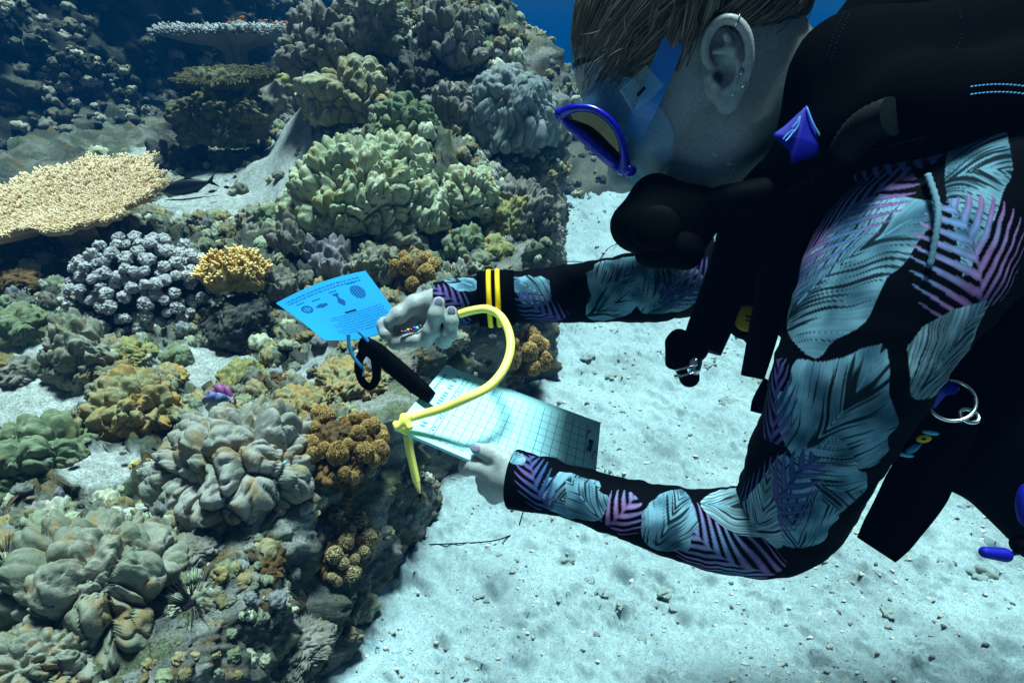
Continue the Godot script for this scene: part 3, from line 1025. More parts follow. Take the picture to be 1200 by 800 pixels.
	colony("knob_coral", "knobs", "greygreen", 130, 460, 46, 0.8, "small green knobs joining the narrow column and the cream head")
	colony("crust_coral", "crust", "olive", 150, 420, 60, 0.6, "olive crust at the foot of the bush coral")
	colony("rock_coral", "rock", "grey", 18, 440, 50, 0.6, "rough grey rock at the edge of the long sand pocket")
	colony("knob_coral", "fine", "purple", 250, 590, 40, 0.6, "little purplish crust beneath the pale lobed dome")
	colony("crust_coral", "crust", "brown", 375, 600, 70, 0.6, "dark brown crust between the two brain corals", "coral", 1.0, Vector3.ZERO, 0.1, M.coral_fine)
	colony("rock_coral", "crust", "greygreen", 310, 710, 70, 0.6, "pale crusted rock below the brown sponge")
	colony("rock_coral", "crust", "grey", 225, 650, 60, 0.6, "rough rock in the shade between the two large lobed corals")
	colony("knob_coral", "knobs", "dark", 190, 690, 60, 0.7, "dark knobs in the crevice behind the large folded coral")
	reef_growth()

func reef_growth():
	# the small mixed growth that covers every bare bit of rock
	var r := RandomNumberGenerator.new()
	r.seed = 303
	var kinds := [
		["growth_knobs", knob_mesh(20, Vector3(1, 0.8, 1), 1, [[1.5, 0.8, 0.5], [4.0, 0.15, 0.6]], 2.2, [Color(1, 1, 1), Color(0.75, 0.78, 0.72), Color(0.9, 0.7, 0.4)]), 2300],
		["growth_cones", knob_mesh(18, Vector3(0.7, 1.1, 0.7), 2, [[1.3, 0.8, 0.9]], 2.2, [Color(1, 1, 1), Color(0.7, 0.72, 0.75), Color(0.8, 0.7, 0.5)], 0.6, 0.4), 800],
		["growth_crust", knob_mesh(22, Vector3(1.1, 0.45, 1.1), 3, [[2.0, 0.5, 0.8], [5.0, 0.3, 0.7]], 2.2, [Color(0.9, 0.9, 0.8), Color(0.5, 0.55, 0.45), Color(0.9, 0.6, 0.25)]), 2600],
		["growth_sprigs", twig_mesh(9, Color(0.7, 0.6, 0.35), Color(1, 0.95, 0.8), 5), 500]]
	var tint := [Color(0.20, 0.24, 0.18), Color(0.30, 0.33, 0.27), Color(0.21, 0.19, 0.12), Color(0.15, 0.16, 0.14), Color(0.34, 0.37, 0.34), Color(0.22, 0.19, 0.11), Color(0.18, 0.20, 0.23)]
	var where := fnl(71, 3.0, FastNoiseLite.TYPE_SIMPLEX_SMOOTH, 2)
	for kd in kinds:
		var xf := []
		var cols := []
		var tries := 0
		while xf.size() < kd[2] and tries < 30000:
			tries += 1
			var z := -0.25 - 3.9 * pow(r.randf(), 1.9)
			var x := edge_x(z) - 0.02 - pow(r.randf(), 1.3) * 1.9
			var y := reef_smooth(x, z)
			if y < 0.04: continue
			if sandiness(x, z) > 0.3 and r.randf() > 0.06: continue
			if where.get_noise_2d(x + 5.0 * kinds.find(kd), z) < -0.12: continue
			var s := r.randf_range(0.005, 0.017) * (0.70 + 0.35 * -z)
			if kd[0] == "growth_sprigs": s *= 1.3
			xf.append(Transform3D(Basis.from_euler(Vector3(r.randf_range(-0.4, 0.4), r.randf_range(0, TAU), r.randf_range(-0.4, 0.4))).scaled(Vector3(s, s * r.randf_range(0.7, 1.5), s)), Vector3(x, y + n_rock.get_noise_3d(x, y * 1.5, z) * 0.055, z)))
			cols.append(tint[r.randi_range(0, 6)] * r.randf_range(0.7, 1.3))
		for k in int(kd[2] * 0.28):
			var at: Vector3 = flank_pts[r.randi_range(0, flank_pts.size() - 1)]
			if where.get_noise_3dv(at * 1.5) < -0.1: continue
			var s := r.randf_range(0.004, 0.011) * (0.8 + 0.3 * -at.z)
			xf.append(Transform3D(Basis.from_euler(Vector3(r.randf_range(-0.4, 0.4), r.randf_range(0, TAU), r.randf_range(-1.1, -0.1))).scaled(Vector3.ONE * s), at))
			cols.append(tint[r.randi_range(0, 6)] * r.randf_range(0.7, 1.2))
		var o := bunch(kd[0], kd[1], xf, M.growth, self, cols)
		tag(o, {"growth_knobs": "small mixed coral knobs covering the bare reef rock", "growth_cones": "small upright coral points scattered over the reef rock", "growth_crust": "lumpy coralline crust scattered over the reef rock", "growth_sprigs": "tiny branching sprigs scattered over the reef rock"}[kd[0]], "coral growth", "", "stuff")

# ------------------------------------------------------------------ smooth solid modelling: tapered bones and ellipsoids joined and meshed
class Prim:
	var a: Vector3
	var b: Vector3
	var ra: float
	var rb: float
	var k: float
	var ell := false
	var inv: Basis
	var rad: Vector3
	var sub := false
	func dist(p: Vector3) -> float:
		if ell:
			var q := inv * (p - a)
			var q0 := q / rad
			var k0 := q0.length()
			var k1 := (q0 / rad).length()
			return k0 * (k0 - 1.0) / maxf(k1, 1e-6)
		var ab := b - a
		var t := clampf((p - a).dot(ab) / maxf(ab.length_squared(), 1e-9), 0.0, 1.0)
		return p.distance_to(a + ab * t) - lerpf(ra, rb, t)

func bone(a: Vector3, b: Vector3, ra: float, rb: float, k := 0.012, sub := false) -> Prim:
	var q := Prim.new()
	q.a = a
	q.b = b
	q.ra = ra
	q.rb = rb
	q.k = k
	q.sub = sub
	return q

func ball(c: Vector3, axes: Basis, rad: Vector3, k := 0.012, sub := false) -> Prim:
	var q := Prim.new()
	q.ell = true
	q.a = c
	q.inv = axes.orthonormalized().transposed()
	q.rad = rad
	q.k = k
	q.sub = sub
	return q

func field(prims: Array, p: Vector3) -> float:
	var d := 1e3
	for q: Prim in prims:
		var e := q.dist(p)
		if q.sub:
			var h := clampf(0.5 - 0.5 * (d + e) / q.k, 0.0, 1.0)
			d = lerpf(d, -e, h) + q.k * h * (1.0 - h)
		elif d > 100.0:
			d = e
		else:
			var h := clampf(0.5 + 0.5 * (d - e) / q.k, 0.0, 1.0)
			d = lerpf(d, e, h) - q.k * h * (1.0 - h)
	return d

func nets(prims: Array, lo: Vector3, hi: Vector3, cell: float, bump = null) -> Array:
	# surface nets: one vertex per crossed cell, one quad per crossed edge
	const B := 4
	var bx := int(ceil((hi.x - lo.x) / cell / B))
	var by := int(ceil((hi.y - lo.y) / cell / B))
	var bz := int(ceil((hi.z - lo.z) / cell / B))
	var nx := bx * B + 1
	var ny := by * B + 1
	var nz := bz * B + 1
	var f := PackedFloat32Array()
	f.resize(nx * ny * nz)
	f.fill(1e3)
	var live := []
	var half := cell * B * 0.5
	var reach := half * 1.7321 + cell * 2.0
	for k in bz:
		for j in by:
			for i in bx:
				var c := lo + Vector3(i + 0.5, j + 0.5, k + 0.5) * cell * B
				var use := []
				for q: Prim in prims:
					if q.dist(c) < reach + q.k * 1.5 + 0.01: use.append(q)
				if use.is_empty(): continue
				var d := field(use, c)
				if absf(d) > reach * 1.25:
					if d < 0.0:
						for kk in B + 1:
							for jj in B + 1:
								for ii in B + 1:
									var at := ((k * B + kk) * ny + j * B + jj) * nx + i * B + ii
									if f[at] > 100.0: f[at] = -1.0
					continue
				live.append(Vector3i(i, j, k))
				for kk in B + 1:
					for jj in B + 1:
						for ii in B + 1:
							var at := ((k * B + kk) * ny + j * B + jj) * nx + i * B + ii
							if absf(f[at]) < 0.9: continue
							var p := lo + Vector3(i * B + ii, j * B + jj, k * B + kk) * cell
							var e := field(use, p)
							if bump: e -= bump.call(p)
							f[at] = e
	var vid := {}
	var v := PackedVector3Array()
	var idx := PackedInt32Array()
	var off := [0, 1, nx, nx + 1, nx * ny, nx * ny + 1, nx * ny + nx, nx * ny + nx + 1]
	var cor := [Vector3(0, 0, 0), Vector3(1, 0, 0), Vector3(0, 1, 0), Vector3(1, 1, 0), Vector3(0, 0, 1), Vector3(1, 0, 1), Vector3(0, 1, 1), Vector3(1, 1, 1)]
	var edges := [[0, 1], [0, 2], [0, 4], [1, 3], [1, 5], [2, 3], [2, 6], [3, 7], [4, 5], [4, 6], [5, 7], [6, 7]]
	for blk in live:
		for kk in B:
			for jj in B:
				for ii in B:
					var x: int = blk.x * B + ii
					var y: int = blk.y * B + jj
					var z: int = blk.z * B + kk
					var at := (z * ny + y) * nx + x
					var mask := 0
					for m in 8:
						if f[at + off[m]] < 0.0: mask += 1
					if mask == 0 or mask == 8: continue
					var s := Vector3.ZERO
					var n := 0
					for e in edges:
						var fa := f[at + off[e[0]]]
						var fb := f[at + off[e[1]]]
						if (fa < 0.0) != (fb < 0.0):
							s += cor[e[0]].lerp(cor[e[1]], fa / (fa - fb))
							n += 1
					vid[at] = v.size()
					v.append(lo + (Vector3(x, y, z) + s / n) * cell)
	var axes := [[1, nx, nx * ny], [nx, nx * ny, 1], [nx * ny, 1, nx]]
	for at in vid:
		var inside: bool = f[at] < 0.0
		for a in axes:
			if (f[at + a[0]] < 0.0) == inside: continue
			var p1: int = at - a[1]
			var p2: int = at - a[2]
			var p3: int = at - a[1] - a[2]
			if not (vid.has(p1) and vid.has(p2) and vid.has(p3)): continue
			var q0: int = vid[at]
			var q1: int = vid[p1]
			var q2: int = vid[p3]
			var q3: int = vid[p2]
			if inside: idx.append_array([q0, q2, q1, q0, q3, q2])
			else: idx.append_array([q0, q1, q2, q0, q2, q3])
	return [v, idx]

func merge_nets(list: Array) -> Array:
	var v := PackedVector3Array()
	var idx := PackedInt32Array()
	for m in list:
		var s := v.size()
		v.append_array(m[0])
		for i in m[1]: idx.append(i + s)
	return [v, idx]

func to_world(v: PackedVector3Array) -> PackedVector3Array:
	for i in v.size(): v[i] = cw(v[i])
	return v

func bounds(prims: Array, grow: float) -> AABB:
	var b := AABB()
	var first := true
	for q: Prim in prims:
		if q.sub: continue
		var r := maxf(q.ra, q.rb) if not q.ell else maxf(q.rad.x, maxf(q.rad.y, q.rad.z))
		for e in ([q.a] if q.ell else [q.a, q.b]):
			var bb := AABB(e - Vector3.ONE * r, Vector3.ONE * 2.0 * r)
			b = bb if first else b.merge(bb)
			first = false
	return b.grow(grow)

func solid(prims: Array, cell: float, bump = null) -> ArrayMesh:
	# prims in camera axes, mesh in the world
	var b := bounds(prims, cell * 3.0)
	var m := nets(prims, b.position, b.end, cell, bump)
	return finish(to_world(m[0]), m[1])

# ------------------------------------------------------------------ the diver
func C(px: float, py: float, d: float) -> Vector3:
	return Vector3((px - 600.0) / FOCAL * d, (400.0 - py) / FOCAL * d, -d)

var HC: Vector3          # head centre, camera axes
var HF := Vector3(-0.80, -0.60, -0.30).normalized()
var HU: Vector3
var HL: Vector3
var head_prims := []
const ARM_L := [[1215, 215, 0.52, 0.088], [1130, 235, 0.455, 0.078], [1062, 312, 0.428, 0.066], [1006, 420, 0.425, 0.0525], [958, 525, 0.455, 0.0460], [918, 606, 0.498, 0.0435], [868, 622, 0.51, 0.0380], [800, 614, 0.528, 0.0325], [725, 593, 0.546, 0.0260], [655, 572, 0.565, 0.0254], [603, 562, 0.581, 0.0292]]
const ARM_R := [[985, 165, 0.78, 0.085], [930, 210, 0.77, 0.068], [870, 270, 0.745, 0.058], [815, 318, 0.715, 0.049], [765, 334, 0.70, 0.0435], [700, 341, 0.70, 0.037], [630, 347, 0.70, 0.0315], [570, 350, 0.70, 0.0285], [512, 357, 0.70, 0.0275]]

func hl(f: float, u: float, l: float) -> Vector3:
	return HC + HF * f + HU * u + HL * l

func arm_pts(a: Array) -> Array:
	var out := []
	for p in a: out.append(C(p[0], p[1], p[2]))
	return out

func finger(pts: Array, r0: float, r1: float) -> Array:
	var out := []
	var n := pts.size()
	for i in n - 1:
		out.append(bone(pts[i], pts[i + 1], 0.93 * lerpf(r0, r1, float(i) / (n - 1)), 0.93 * lerpf(r0, r1, float(i + 1) / (n - 1)), 0.0016))
	for i in range(1, n - 1):  # knuckles are a little thicker
		out.append(bone(pts[i], pts[i], lerpf(r0, r1, float(i) / (n - 1)) * 1.07, 0.0, 0.004))
		out[out.size() - 1].rb = out[out.size() - 1].ra
	return out

func build_head_prims():
	var ax := Basis(HF, HU, HL)
	head_prims = [
		ball(hl(-0.018, 0.032, 0), ax, Vector3(0.096, 0.086, 0.073), 0.02),
		ball(hl(0.032, 0.012, 0), ax, Vector3(0.056, 0.078, 0.062), 0.03),
		ball(hl(0.030, -0.058, 0), ax, Vector3(0.056, 0.052, 0.052), 0.03),
	]
	for s in [-1.0, 1.0]:
		head_prims.append(bone(hl(0.0, -0.062, 0.047 * s), hl(0.066, -0.100, 0.016 * s), 0.019, 0.016, 0.025))
		head_prims.append(bone(hl(0.056, -0.026, 0.046 * s), hl(0.010, -0.018, 0.060 * s), 0.018, 0.010, 0.02))
		head_prims.append(ball(hl(0.086, -0.004, 0.032 * s), ax, Vector3(0.014, 0.014, 0.018), 0.012, true))
	head_prims.append(bone(hl(0.076, -0.104, -0.006), hl(0.076, -0.104, 0.006), 0.016, 0.016, 0.02))
	head_prims.append(bone(hl(0.086, 0.0, 0), hl(0.104, -0.040, 0), 0.008, 0.011, 0.012))
	head_prims.append(bone(hl(0.096, -0.044, -0.010), hl(0.096, -0.044, 0.010), 0.0075, 0.0075, 0.008))
	head_prims.append(bone(hl(0.084, -0.066, -0.015), hl(0.084, -0.066, 0.015), 0.008, 0.008, 0.008))
	head_prims.append(bone(hl(0.082, -0.076, -0.013), hl(0.082, -0.076, 0.013), 0.0085, 0.0085, 0.008))

func ear_prims(s: float) -> Array:
	# x to the back, y up along the ear, out from the head; the whole ear leans back
	var lean := deg_to_rad(26.0)
	var e := func(x: float, y: float, out: float) -> Vector3:
		var f := -(x * cos(lean) + y * sin(lean))
		var u := -x * sin(lean) + y * cos(lean)
		return hl(f + 0.002, u - 0.011, s * (0.067 + out))
	var bk := (-HF * cos(lean) - HU * sin(lean)).normalized()
	var up := (HU * cos(lean) - HF * sin(lean)).normalized()
	var outw := (HL * s + bk * -0.32).normalized()
	var ax := Basis((bk - outw * bk.dot(outw)).normalized(), up, outw)
	var list := []
	# back of the shell
	list.append(ball(e.call(0.013, 0.004, 0.0060), ax, Vector3(0.0165, 0.0275, 0.0032), 0.004))
	list.append(ball(e.call(0.006, -0.006, 0.000), ax, Vector3(0.013, 0.018, 0.009), 0.004))
	# helix: from the crus over the top and down the back to the lobe
	var rimp := [[0.006, 0.000, 0.009, 0.0026], [0.000, 0.009, 0.010, 0.0032], [0.0005, 0.020, 0.012, 0.0036], [0.006, 0.029, 0.0145, 0.0038], [0.015, 0.033, 0.0170, 0.0038], [0.024, 0.029, 0.0190, 0.0038], [0.0295, 0.019, 0.0200, 0.0037], [0.0305, 0.006, 0.0195, 0.0035], [0.028, -0.008, 0.0180, 0.0034], [0.023, -0.019, 0.0150, 0.0036], [0.016, -0.027, 0.0125, 0.0042]]
	var rp := []
	var rr := []
	for q in rimp:
		rp.append(Vector3(q[0], q[1], q[2]))
		rr.append(q[3])
	rp = spline(rp, 4)
	rr = spline_r(rr, 4)
	for k in rp.size() - 1:
		list.append(bone(e.call(rp[k].x, rp[k].y, rp[k].z), e.call(rp[k + 1].x, rp[k + 1].y, rp[k + 1].z), rr[k], rr[k + 1], 0.0006))
	# lobe
	list.append(ball(e.call(0.012, -0.026, 0.0105), ax, Vector3(0.0085, 0.0092, 0.0046), 0.005))
	list.append(bone(e.call(0.004, -0.016, 0.006), e.call(0.010, -0.028, 0.009), 0.0045, 0.0045, 0.005))
	# tragus and antitragus
	list.append(bone(e.call(0.002, -0.004, 0.0095), e.call(0.004, -0.010, 0.0115), 0.0044, 0.0038, 0.004))
	list.append(bone(e.call(0.013, -0.017, 0.0130), e.call(0.018, -0.014, 0.0145), 0.0036, 0.0034, 0.004))
	# antihelix with its fork
	list.append(bone(e.call(0.018, -0.014, 0.0145), e.call(0.0215, 0.000, 0.0160), 0.0032, 0.0034, 0.003))
	list.append(bone(e.call(0.0215, 0.000, 0.0160), e.call(0.019, 0.011, 0.0155), 0.0034, 0.0032, 0.003))
	list.append(bone(e.call(0.019, 0.011, 0.0155), e.call(0.016, 0.022, 0.0145), 0.0032, 0.0026, 0.003))
	list.append(bone(e.call(0.019, 0.011, 0.0155), e.call(0.007, 0.013, 0.0120), 0.0030, 0.0022, 0.003))
	# hollows: concha, ear canal, groove under the rim
	list.append(ball(e.call(0.0125, -0.003, 0.0150), ax, Vector3(0.0066, 0.0098, 0.0100), 0.003, true))
	list.append(ball(e.call(0.0075, -0.006, 0.0070), ax, Vector3(0.0036, 0.0050, 0.0090), 0.002, true))
	list.append(bone(e.call(0.009, 0.0215, 0.0165), e.call(0.0255, 0.012, 0.0215), 0.0024, 0.0022, 0.002, true))
	return list

func hand_left() -> Array:
	var w := C(606, 562, 0.5764)
	var ki := C(569, 549, 0.5878)
	var km := C(570, 562, 0.5931)
	var kr := C(572, 572, 0.5975)
	var kp := C(579, 582, 0.6010)
	var p := [bone(w, ki, 0.0144, 0.0095, 0.007), bone(w, km, 0.0153, 0.0095, 0.007), bone(w, kr, 0.0153, 0.0090, 0.007), bone(w, kp, 0.0144, 0.0081, 0.007), bone(C(640, 568, 0.5632), w, 0.0162, 0.0162, 0.008)]
	p.append(bone(w, C(592, 541, 0.5782), 0.0126, 0.0108, 0.008))
	p += finger([C(592, 541, 0.5782), C(576, 531, 0.5843), C(559, 526, 0.5878)], 0.0103, 0.0070)
	p += finger([ki, C(556, 546, 0.5914), C(547, 548, 0.6002), C(546, 545, 0.6160)], 0.0088, 0.0074)
	p += finger([km, C(567, 561, 0.6160), C(570, 550, 0.6354), C(580, 546, 0.6371)], 0.0088, 0.0068)
	p += finger([kr, C(569, 571, 0.6213), C(574, 560, 0.6389), C(584, 556, 0.6406)], 0.0085, 0.0067)
	p += finger([kp, C(577, 580, 0.6204), C(582, 570, 0.6354), C(590, 566, 0.6371)], 0.0076, 0.0059)
	return p

func hand_right() -> Array:
	var w := C(520, 354, 0.702)
	var ki := C(488, 357, 0.717)
	var km := C(490, 367, 0.722)
	var kr := C(498, 376, 0.724)
	var kp := C(512, 382, 0.722)
	var p := [bone(C(548, 352, 0.70), w, 0.018, 0.017, 0.008), bone(w, ki, 0.016, 0.0125, 0.007), bone(w, km, 0.016, 0.012, 0.007), bone(w, kr, 0.016, 0.0115, 0.007), bone(w, kp, 0.015, 0.0105, 0.007)]
	p += finger([C(508, 350, 0.700), C(486, 357, 0.698), C(467, 369, 0.694), C(457, 376, 0.692)], 0.0135, 0.0082)
	p += finger([ki, C(466, 374, 0.714), C(451, 381, 0.702), C(452, 391, 0.694)], 0.0105, 0.0086)
	p += finger([km, C(466, 393, 0.714), C(464, 400, 0.702), C(488, 398, 0.692)], 0.0105, 0.0088)
	p += finger([kr, C(498, 396, 0.698), C(505, 388, 0.680), C(511, 368, 0.672), C(514, 355, 0.672)], 0.0105, 0.0082)
	p += finger([kp, C(520, 399, 0.698), C(526, 392, 0.682), C(529, 376, 0.675), C(529, 365, 0.675)], 0.0096, 0.0074)
	return p

func torso_prims(grow: float) -> Array:
	var neck := C(985, 160, 0.585)
	var sl := C(1085, 245, 0.465)
	var sr := C(965, 185, 0.745)
	var chest := (sl + sr) * 0.5
	var ax := Vector3(0.955, -0.26, -0.10).normalized()
	var pel := chest + ax * 0.42
	var out := [bone(sl + ax * 0.03, sr + ax * 0.03, 0.062 + grow, 0.062 + grow, 0.05), bone(chest + ax * 0.06, chest + ax * 0.25, 0.105 + grow, 0.098 + grow, 0.06)]
	var side := (sr - sl).normalized()
	for s in [-1.0, 1.0]:
		out.append(bone(chest + ax * 0.10 + side * 0.075 * s, chest + ax * 0.30 + side * 0.06 * s, 0.085 + grow, 0.085 + grow, 0.05))
		out.append(bone(pel + side * 0.085 * s - ax * 0.05, pel + side * 0.085 * s + ax * 0.02, 0.095 + grow, 0.09 + grow, 0.05))
	out.append(bone(neck, chest, 0.055 + grow * 0.4, 0.075 + grow, 0.05))
	return out

func build_diver():
	HL = Vector3(-0.15, -0.30, 1.0)
	HL = (HL - HF * HL.dot(HF)).normalized()
	HU = HF.cross(HL).normalized()
	HC = C(841, 73, 0.468) + HF * 0.008 + HU * 0.010 - HL * 0.075
	build_head_prims()
	var ax := Vector3(0.955, -0.26, -0.10).normalized()
	var person := thing("person", "diver leaning over the reef in a black leaf-print top with hair tied back", "person", Vector3.ZERO)
	# --- body: torso, legs, arms on a coarse grid, head, ears and hands on fine ones, one mesh
	var sl := C(1085, 245, 0.465)
	var sr := C(965, 185, 0.745)
	var chest := (sl + sr) * 0.5
	var pel := chest + ax * 0.42
	var side := (sr - sl).normalized()
	var trunk := torso_prims(0.0)
	for a in [ARM_L, ARM_R]:
		var pts := arm_pts(a)
		for i in range(1, pts.size() - 1): trunk.append(bone(pts[i], pts[i + 1], a[i][3] * 0.74, a[i + 1][3] * 0.74, 0.02))
	for s in [-1.0, 1.0]:
		var hip: Vector3 = pel + side * 0.09 * s
		var knee: Vector3 = hip + ax * 0.40 + Vector3(0, -0.06, 0)
		var ankle: Vector3 = knee + ax * 0.36 + Vector3(0, 0.12, 0)
		trunk += [bone(hip, knee, 0.085, 0.055, 0.03), bone(knee, ankle, 0.052, 0.036, 0.02), bone(ankle, ankle + ax * 0.2, 0.034, 0.022, 0.02)]
	var neck := [bone(hl(-0.040, -0.050, 0), C(985, 165, 0.585), 0.056, 0.062, 0.03)]
	var b := bounds(trunk, 0.03)
	var m0 := nets(trunk, b.position, b.end, 0.012)
	var hp := head_prims + neck
	b = bounds(hp, 0.012)
	var m1 := nets(hp, b.position, b.end, 0.003)
	var lists := [m0, m1]
	for s in [1.0, -1.0]:
		var ep := ear_prims(s)
		b = bounds(ep, 0.006)
		lists.append(nets(ep, b.position, b.end, 0.0013 if s > 0 else 0.0025))
	for hnd in [hand_left(), hand_right()]:
		b = bounds(hnd, 0.008)
		lists.append(nets(hnd, b.position, b.end, 0.0024))
	var all := merge_nets(lists)
	var body := part("body", finish(to_world(all[0]), all[1]), M.skin, person)
	stage("body")
	hair(person)
	stage("hair")
	# --- fingernails
	for nl in [[C(559, 526, 0.5878), C(576, 531, 0.5843), Vector3(0, 0.25, 1)], [C(514, 355, 0.672), C(511, 368, 0.672), Vector3(0.1, 0.1, 1)], [C(529, 365, 0.675), C(529, 376, 0.675), Vector3(0.1, 0.1, 1)]]:
		var tip: Vector3 = nl[0]
		var along: Vector3 = (tip - nl[1]).normalized()
		var up: Vector3 = (nl[2] - along * nl[2].dot(along)).normalized()
		var list := [ball(tip + up * 0.0066 + along * 0.0005, Basis(along, up, along.cross(up)), Vector3(0.0056, 0.0016, 0.0044), 0.001)]
		part("fingernail", solid(list, 0.0008), M.nail, person)
	# --- eyes behind the mask
	for s in [-1.0, 1.0]:
		part("eye", solid([ball(hl(0.078, -0.004, 0.032 * s), Basis(HF, HU, HL), Vector3(0.011, 0.011, 0.011))], 0.002), M.eye, person)
	# --- clothing
	var top := Node3D.new()
	top.name = "swim_top"
	person.add_child(top)
	sleeve("sleeve", ARM_L, top, 900, 620, LEAVES_L, 5)
	sleeve("sleeve", ARM_R, top, 640, 360, LEAVES_R, 6)
	part("chest_panel", solid(torso_prims(0.012).slice(0, 6) , 0.012), M.black_cloth, top)
	var tr := []
	for s in [-1.0, 1.0]:
		var hip: Vector3 = pel + side * 0.09 * s
		var knee: Vector3 = hip + ax * 0.40 + Vector3(0, -0.06, 0)
		var ankle: Vector3 = knee + ax * 0.36 + Vector3(0, 0.12, 0)
		tr += [bone(hip, knee, 0.093, 0.062, 0.03), bone(knee, ankle, 0.06, 0.044, 0.02)]
	tr.append(bone(pel - side * 0.06, pel + side * 0.06, 0.1, 0.1, 0.04))
	part("leggings", solid(tr, 0.014), M.black_cloth, person)
	stage("clothes")

func scalp(dir: Vector3, grow: float) -> Vector3:
	# where a ray from inside the skull leaves it, dir in head axes
	var best := 0.0
	var o := Vector3(-0.018, 0.032, 0)
	for e in [[o, Vector3(0.096, 0.086, 0.073)], [Vector3(0.032, 0.012, 0), Vector3(0.056, 0.078, 0.062)]]:
		var r: Vector3 = e[1] + Vector3.ONE * (grow + 0.004)
		var p: Vector3 = (o - e[0]) / r
		var d: Vector3 = dir / r
		var a := d.dot(d)
		var bb := p.dot(d)
		var cc := p.dot(p) - 1.0
		var disc := bb * bb - a * cc
		if disc > 0.0: best = maxf(best, (-bb + sqrt(disc)) / a)
	return o + dir * best

func hair(person: Node3D):
	# combed back from the hairline to a low tail behind the head
	var r := RandomNumberGenerator.new()
	r.seed = 17
	var v := PackedVector3Array()
	var c := PackedColorArray()
	var idx := PackedInt32Array()
	var tones := [Color(0.08, 0.062, 0.045), Color(0.12, 0.095, 0.068), Color(0.17, 0.14, 0.10), Color(0.055, 0.042, 0.03), Color(0.26, 0.22, 0.165)]
	var knot := Vector3(-0.95, -0.12, 0.0).normalized()
	# scalp cover under the strands
	var cap := PackedVector3Array()
	var nc := 60
	for j in nc:
		for i in nc:
			var q0 := dome_dir(2.0 * i / (nc - 1.0) - 1.0, 2.0 * j / (nc - 1.0) - 1.0, 1.0)
			var az := atan2(q0.z, q0.x)
			var th := acos(clampf(q0.y, -1.0, 1.0)) * (1.62 - 0.30 * cos(az) + 0.12 * cos(2.0 * az + PI))
			var q := Vector3(sin(th) * cos(az), cos(th), sin(th) * sin(az))
			var h := scalp(q, 0.003)
			cap.append(cw(hl(h.x, h.y, h.z)))
	var hair_node := Node3D.new()
	hair_node.name = "hair"
	person.add_child(hair_node)
	part("scalp_hair", finish(cap, grid_idx(nc, nc)), M.scalp, hair_node)
	var put := func(pts: Array, w: float, col: Color):
		var s := v.size()
		var n := pts.size()
		for i in n:
			var t: Vector3 = (pts[mini(i + 1, n - 1)] - pts[maxi(i - 1, 0)]).normalized()
			var out: Vector3 = (pts[i] - Vector3(-0.018, 0.02, 0)).normalized()
			var sidew := t.cross(out).normalized()
			var ww := w * (1.0 if i < n - 2 else (0.7 if i < n - 1 else 0.2))
			v.append(cw(hl(pts[i].x - sidew.x * ww, pts[i].y - sidew.y * ww, pts[i].z - sidew.z * ww)))
			v.append(cw(hl(pts[i].x + out.x * ww * 0.8, pts[i].y + out.y * ww * 0.8, pts[i].z + out.z * ww * 0.8)))
			v.append(cw(hl(pts[i].x + sidew.x * ww, pts[i].y + sidew.y * ww, pts[i].z + sidew.z * ww)))
			for m in 3: c.append(col)
			if i:
				var a := s + (i - 1) * 3
				var b := s + i * 3
				idx.append_array([a, a + 1, b, b, a + 1, b + 1, a + 1, a + 2, b + 1, b + 1, a + 2, b + 2])
	for k in 11000:
		# start anywhere on the haired part of the head, more along the hairline
		var th := r.randf_range(0.0, 1.0)
		var st: Vector3
		var sgn := 1.0 if r.randf() < 0.72 else -1.0
		if r.randf() < 0.55:
			# hairline: forehead, temple, over the ear, nape
			var line := [Vector3(0.98, 0.36, 0.02), Vector3(0.93, 0.26, 0.35), Vector3(0.80, 0.06, 0.55), Vector3(0.62, -0.20, 0.75), Vector3(0.50, -0.38, 0.77), Vector3(0.25, -0.22, 0.93), Vector3(0.0, -0.25, 0.95), Vector3(-0.22, -0.40, 0.85), Vector3(-0.55, -0.55, 0.5), Vector3(-0.7, -0.55, 0.1)]
			var f := th * (line.size() - 1.001)
			st = line[int(f)].lerp(line[int(f) + 1], f - int(f)) + Vector3(-0.12, 0.1, 0) * r.randf()
		else:
			st = Vector3(r.randf_range(-0.9, 0.8), r.randf_range(-0.1, 1.0), r.randf_range(0.0, 1.0))
		st.z *= sgn
		st = st.normalized()
		var pts := []
		var grow := r.randf_range(0.003, 0.008) + 0.004 * maxf(0.0, sin(st.y * 31.0 + st.x * 27.0))
		var n := 11
		var aim := (knot + Vector3(0, r.randf_range(-0.05, 0.08), sgn * r.randf_range(0.0, 0.14))).normalized()
		var lock := sin(st.y * 23.0 + st.z * 17.0) * sin(st.x * 19.0)
		var wob := r.randf_range(-0.03, 0.03) + 0.06 * lock
		for i in n:
			var t := float(i) / (n - 1) * (0.2 if st.x > -0.05 and st.y < 0.06 else 1.0)
			var d := st.slerp(aim, t)
			d = (d + Vector3(0, (0.20 if st.y > -0.05 else (0.62 if st.x > -0.05 else 0.05)) * sin(t * PI) + wob * sin(t * PI * 2.0), 0)).normalized()
			pts.append(scalp(d, grow * smoothstep(0.0, 0.15, t) + 0.012 * t * t))
		put.call(pts, r.randf_range(0.0003, 0.0007), tones[r.randi_range(0, 4)] * r.randf_range(0.7, 1.1))
	# the tail trailing back over the collar
	for k in 700:
		var pts := []
		var o := Vector3(-0.02, r.randf_range(-0.012, 0.016), r.randf_range(-0.018, 0.02))
		for i in 9:
			var t := i / 8.0
			pts.append(Vector3(-0.115 - 0.10 * t, 0.012 + 0.015 * sin(t * 2.6) - 0.02 * t, 0) + o * (1.0 + 0.5 * t))
		put.call(pts, r.randf_range(0.0006, 0.0014), tones[r.randi_range(0, 4)])
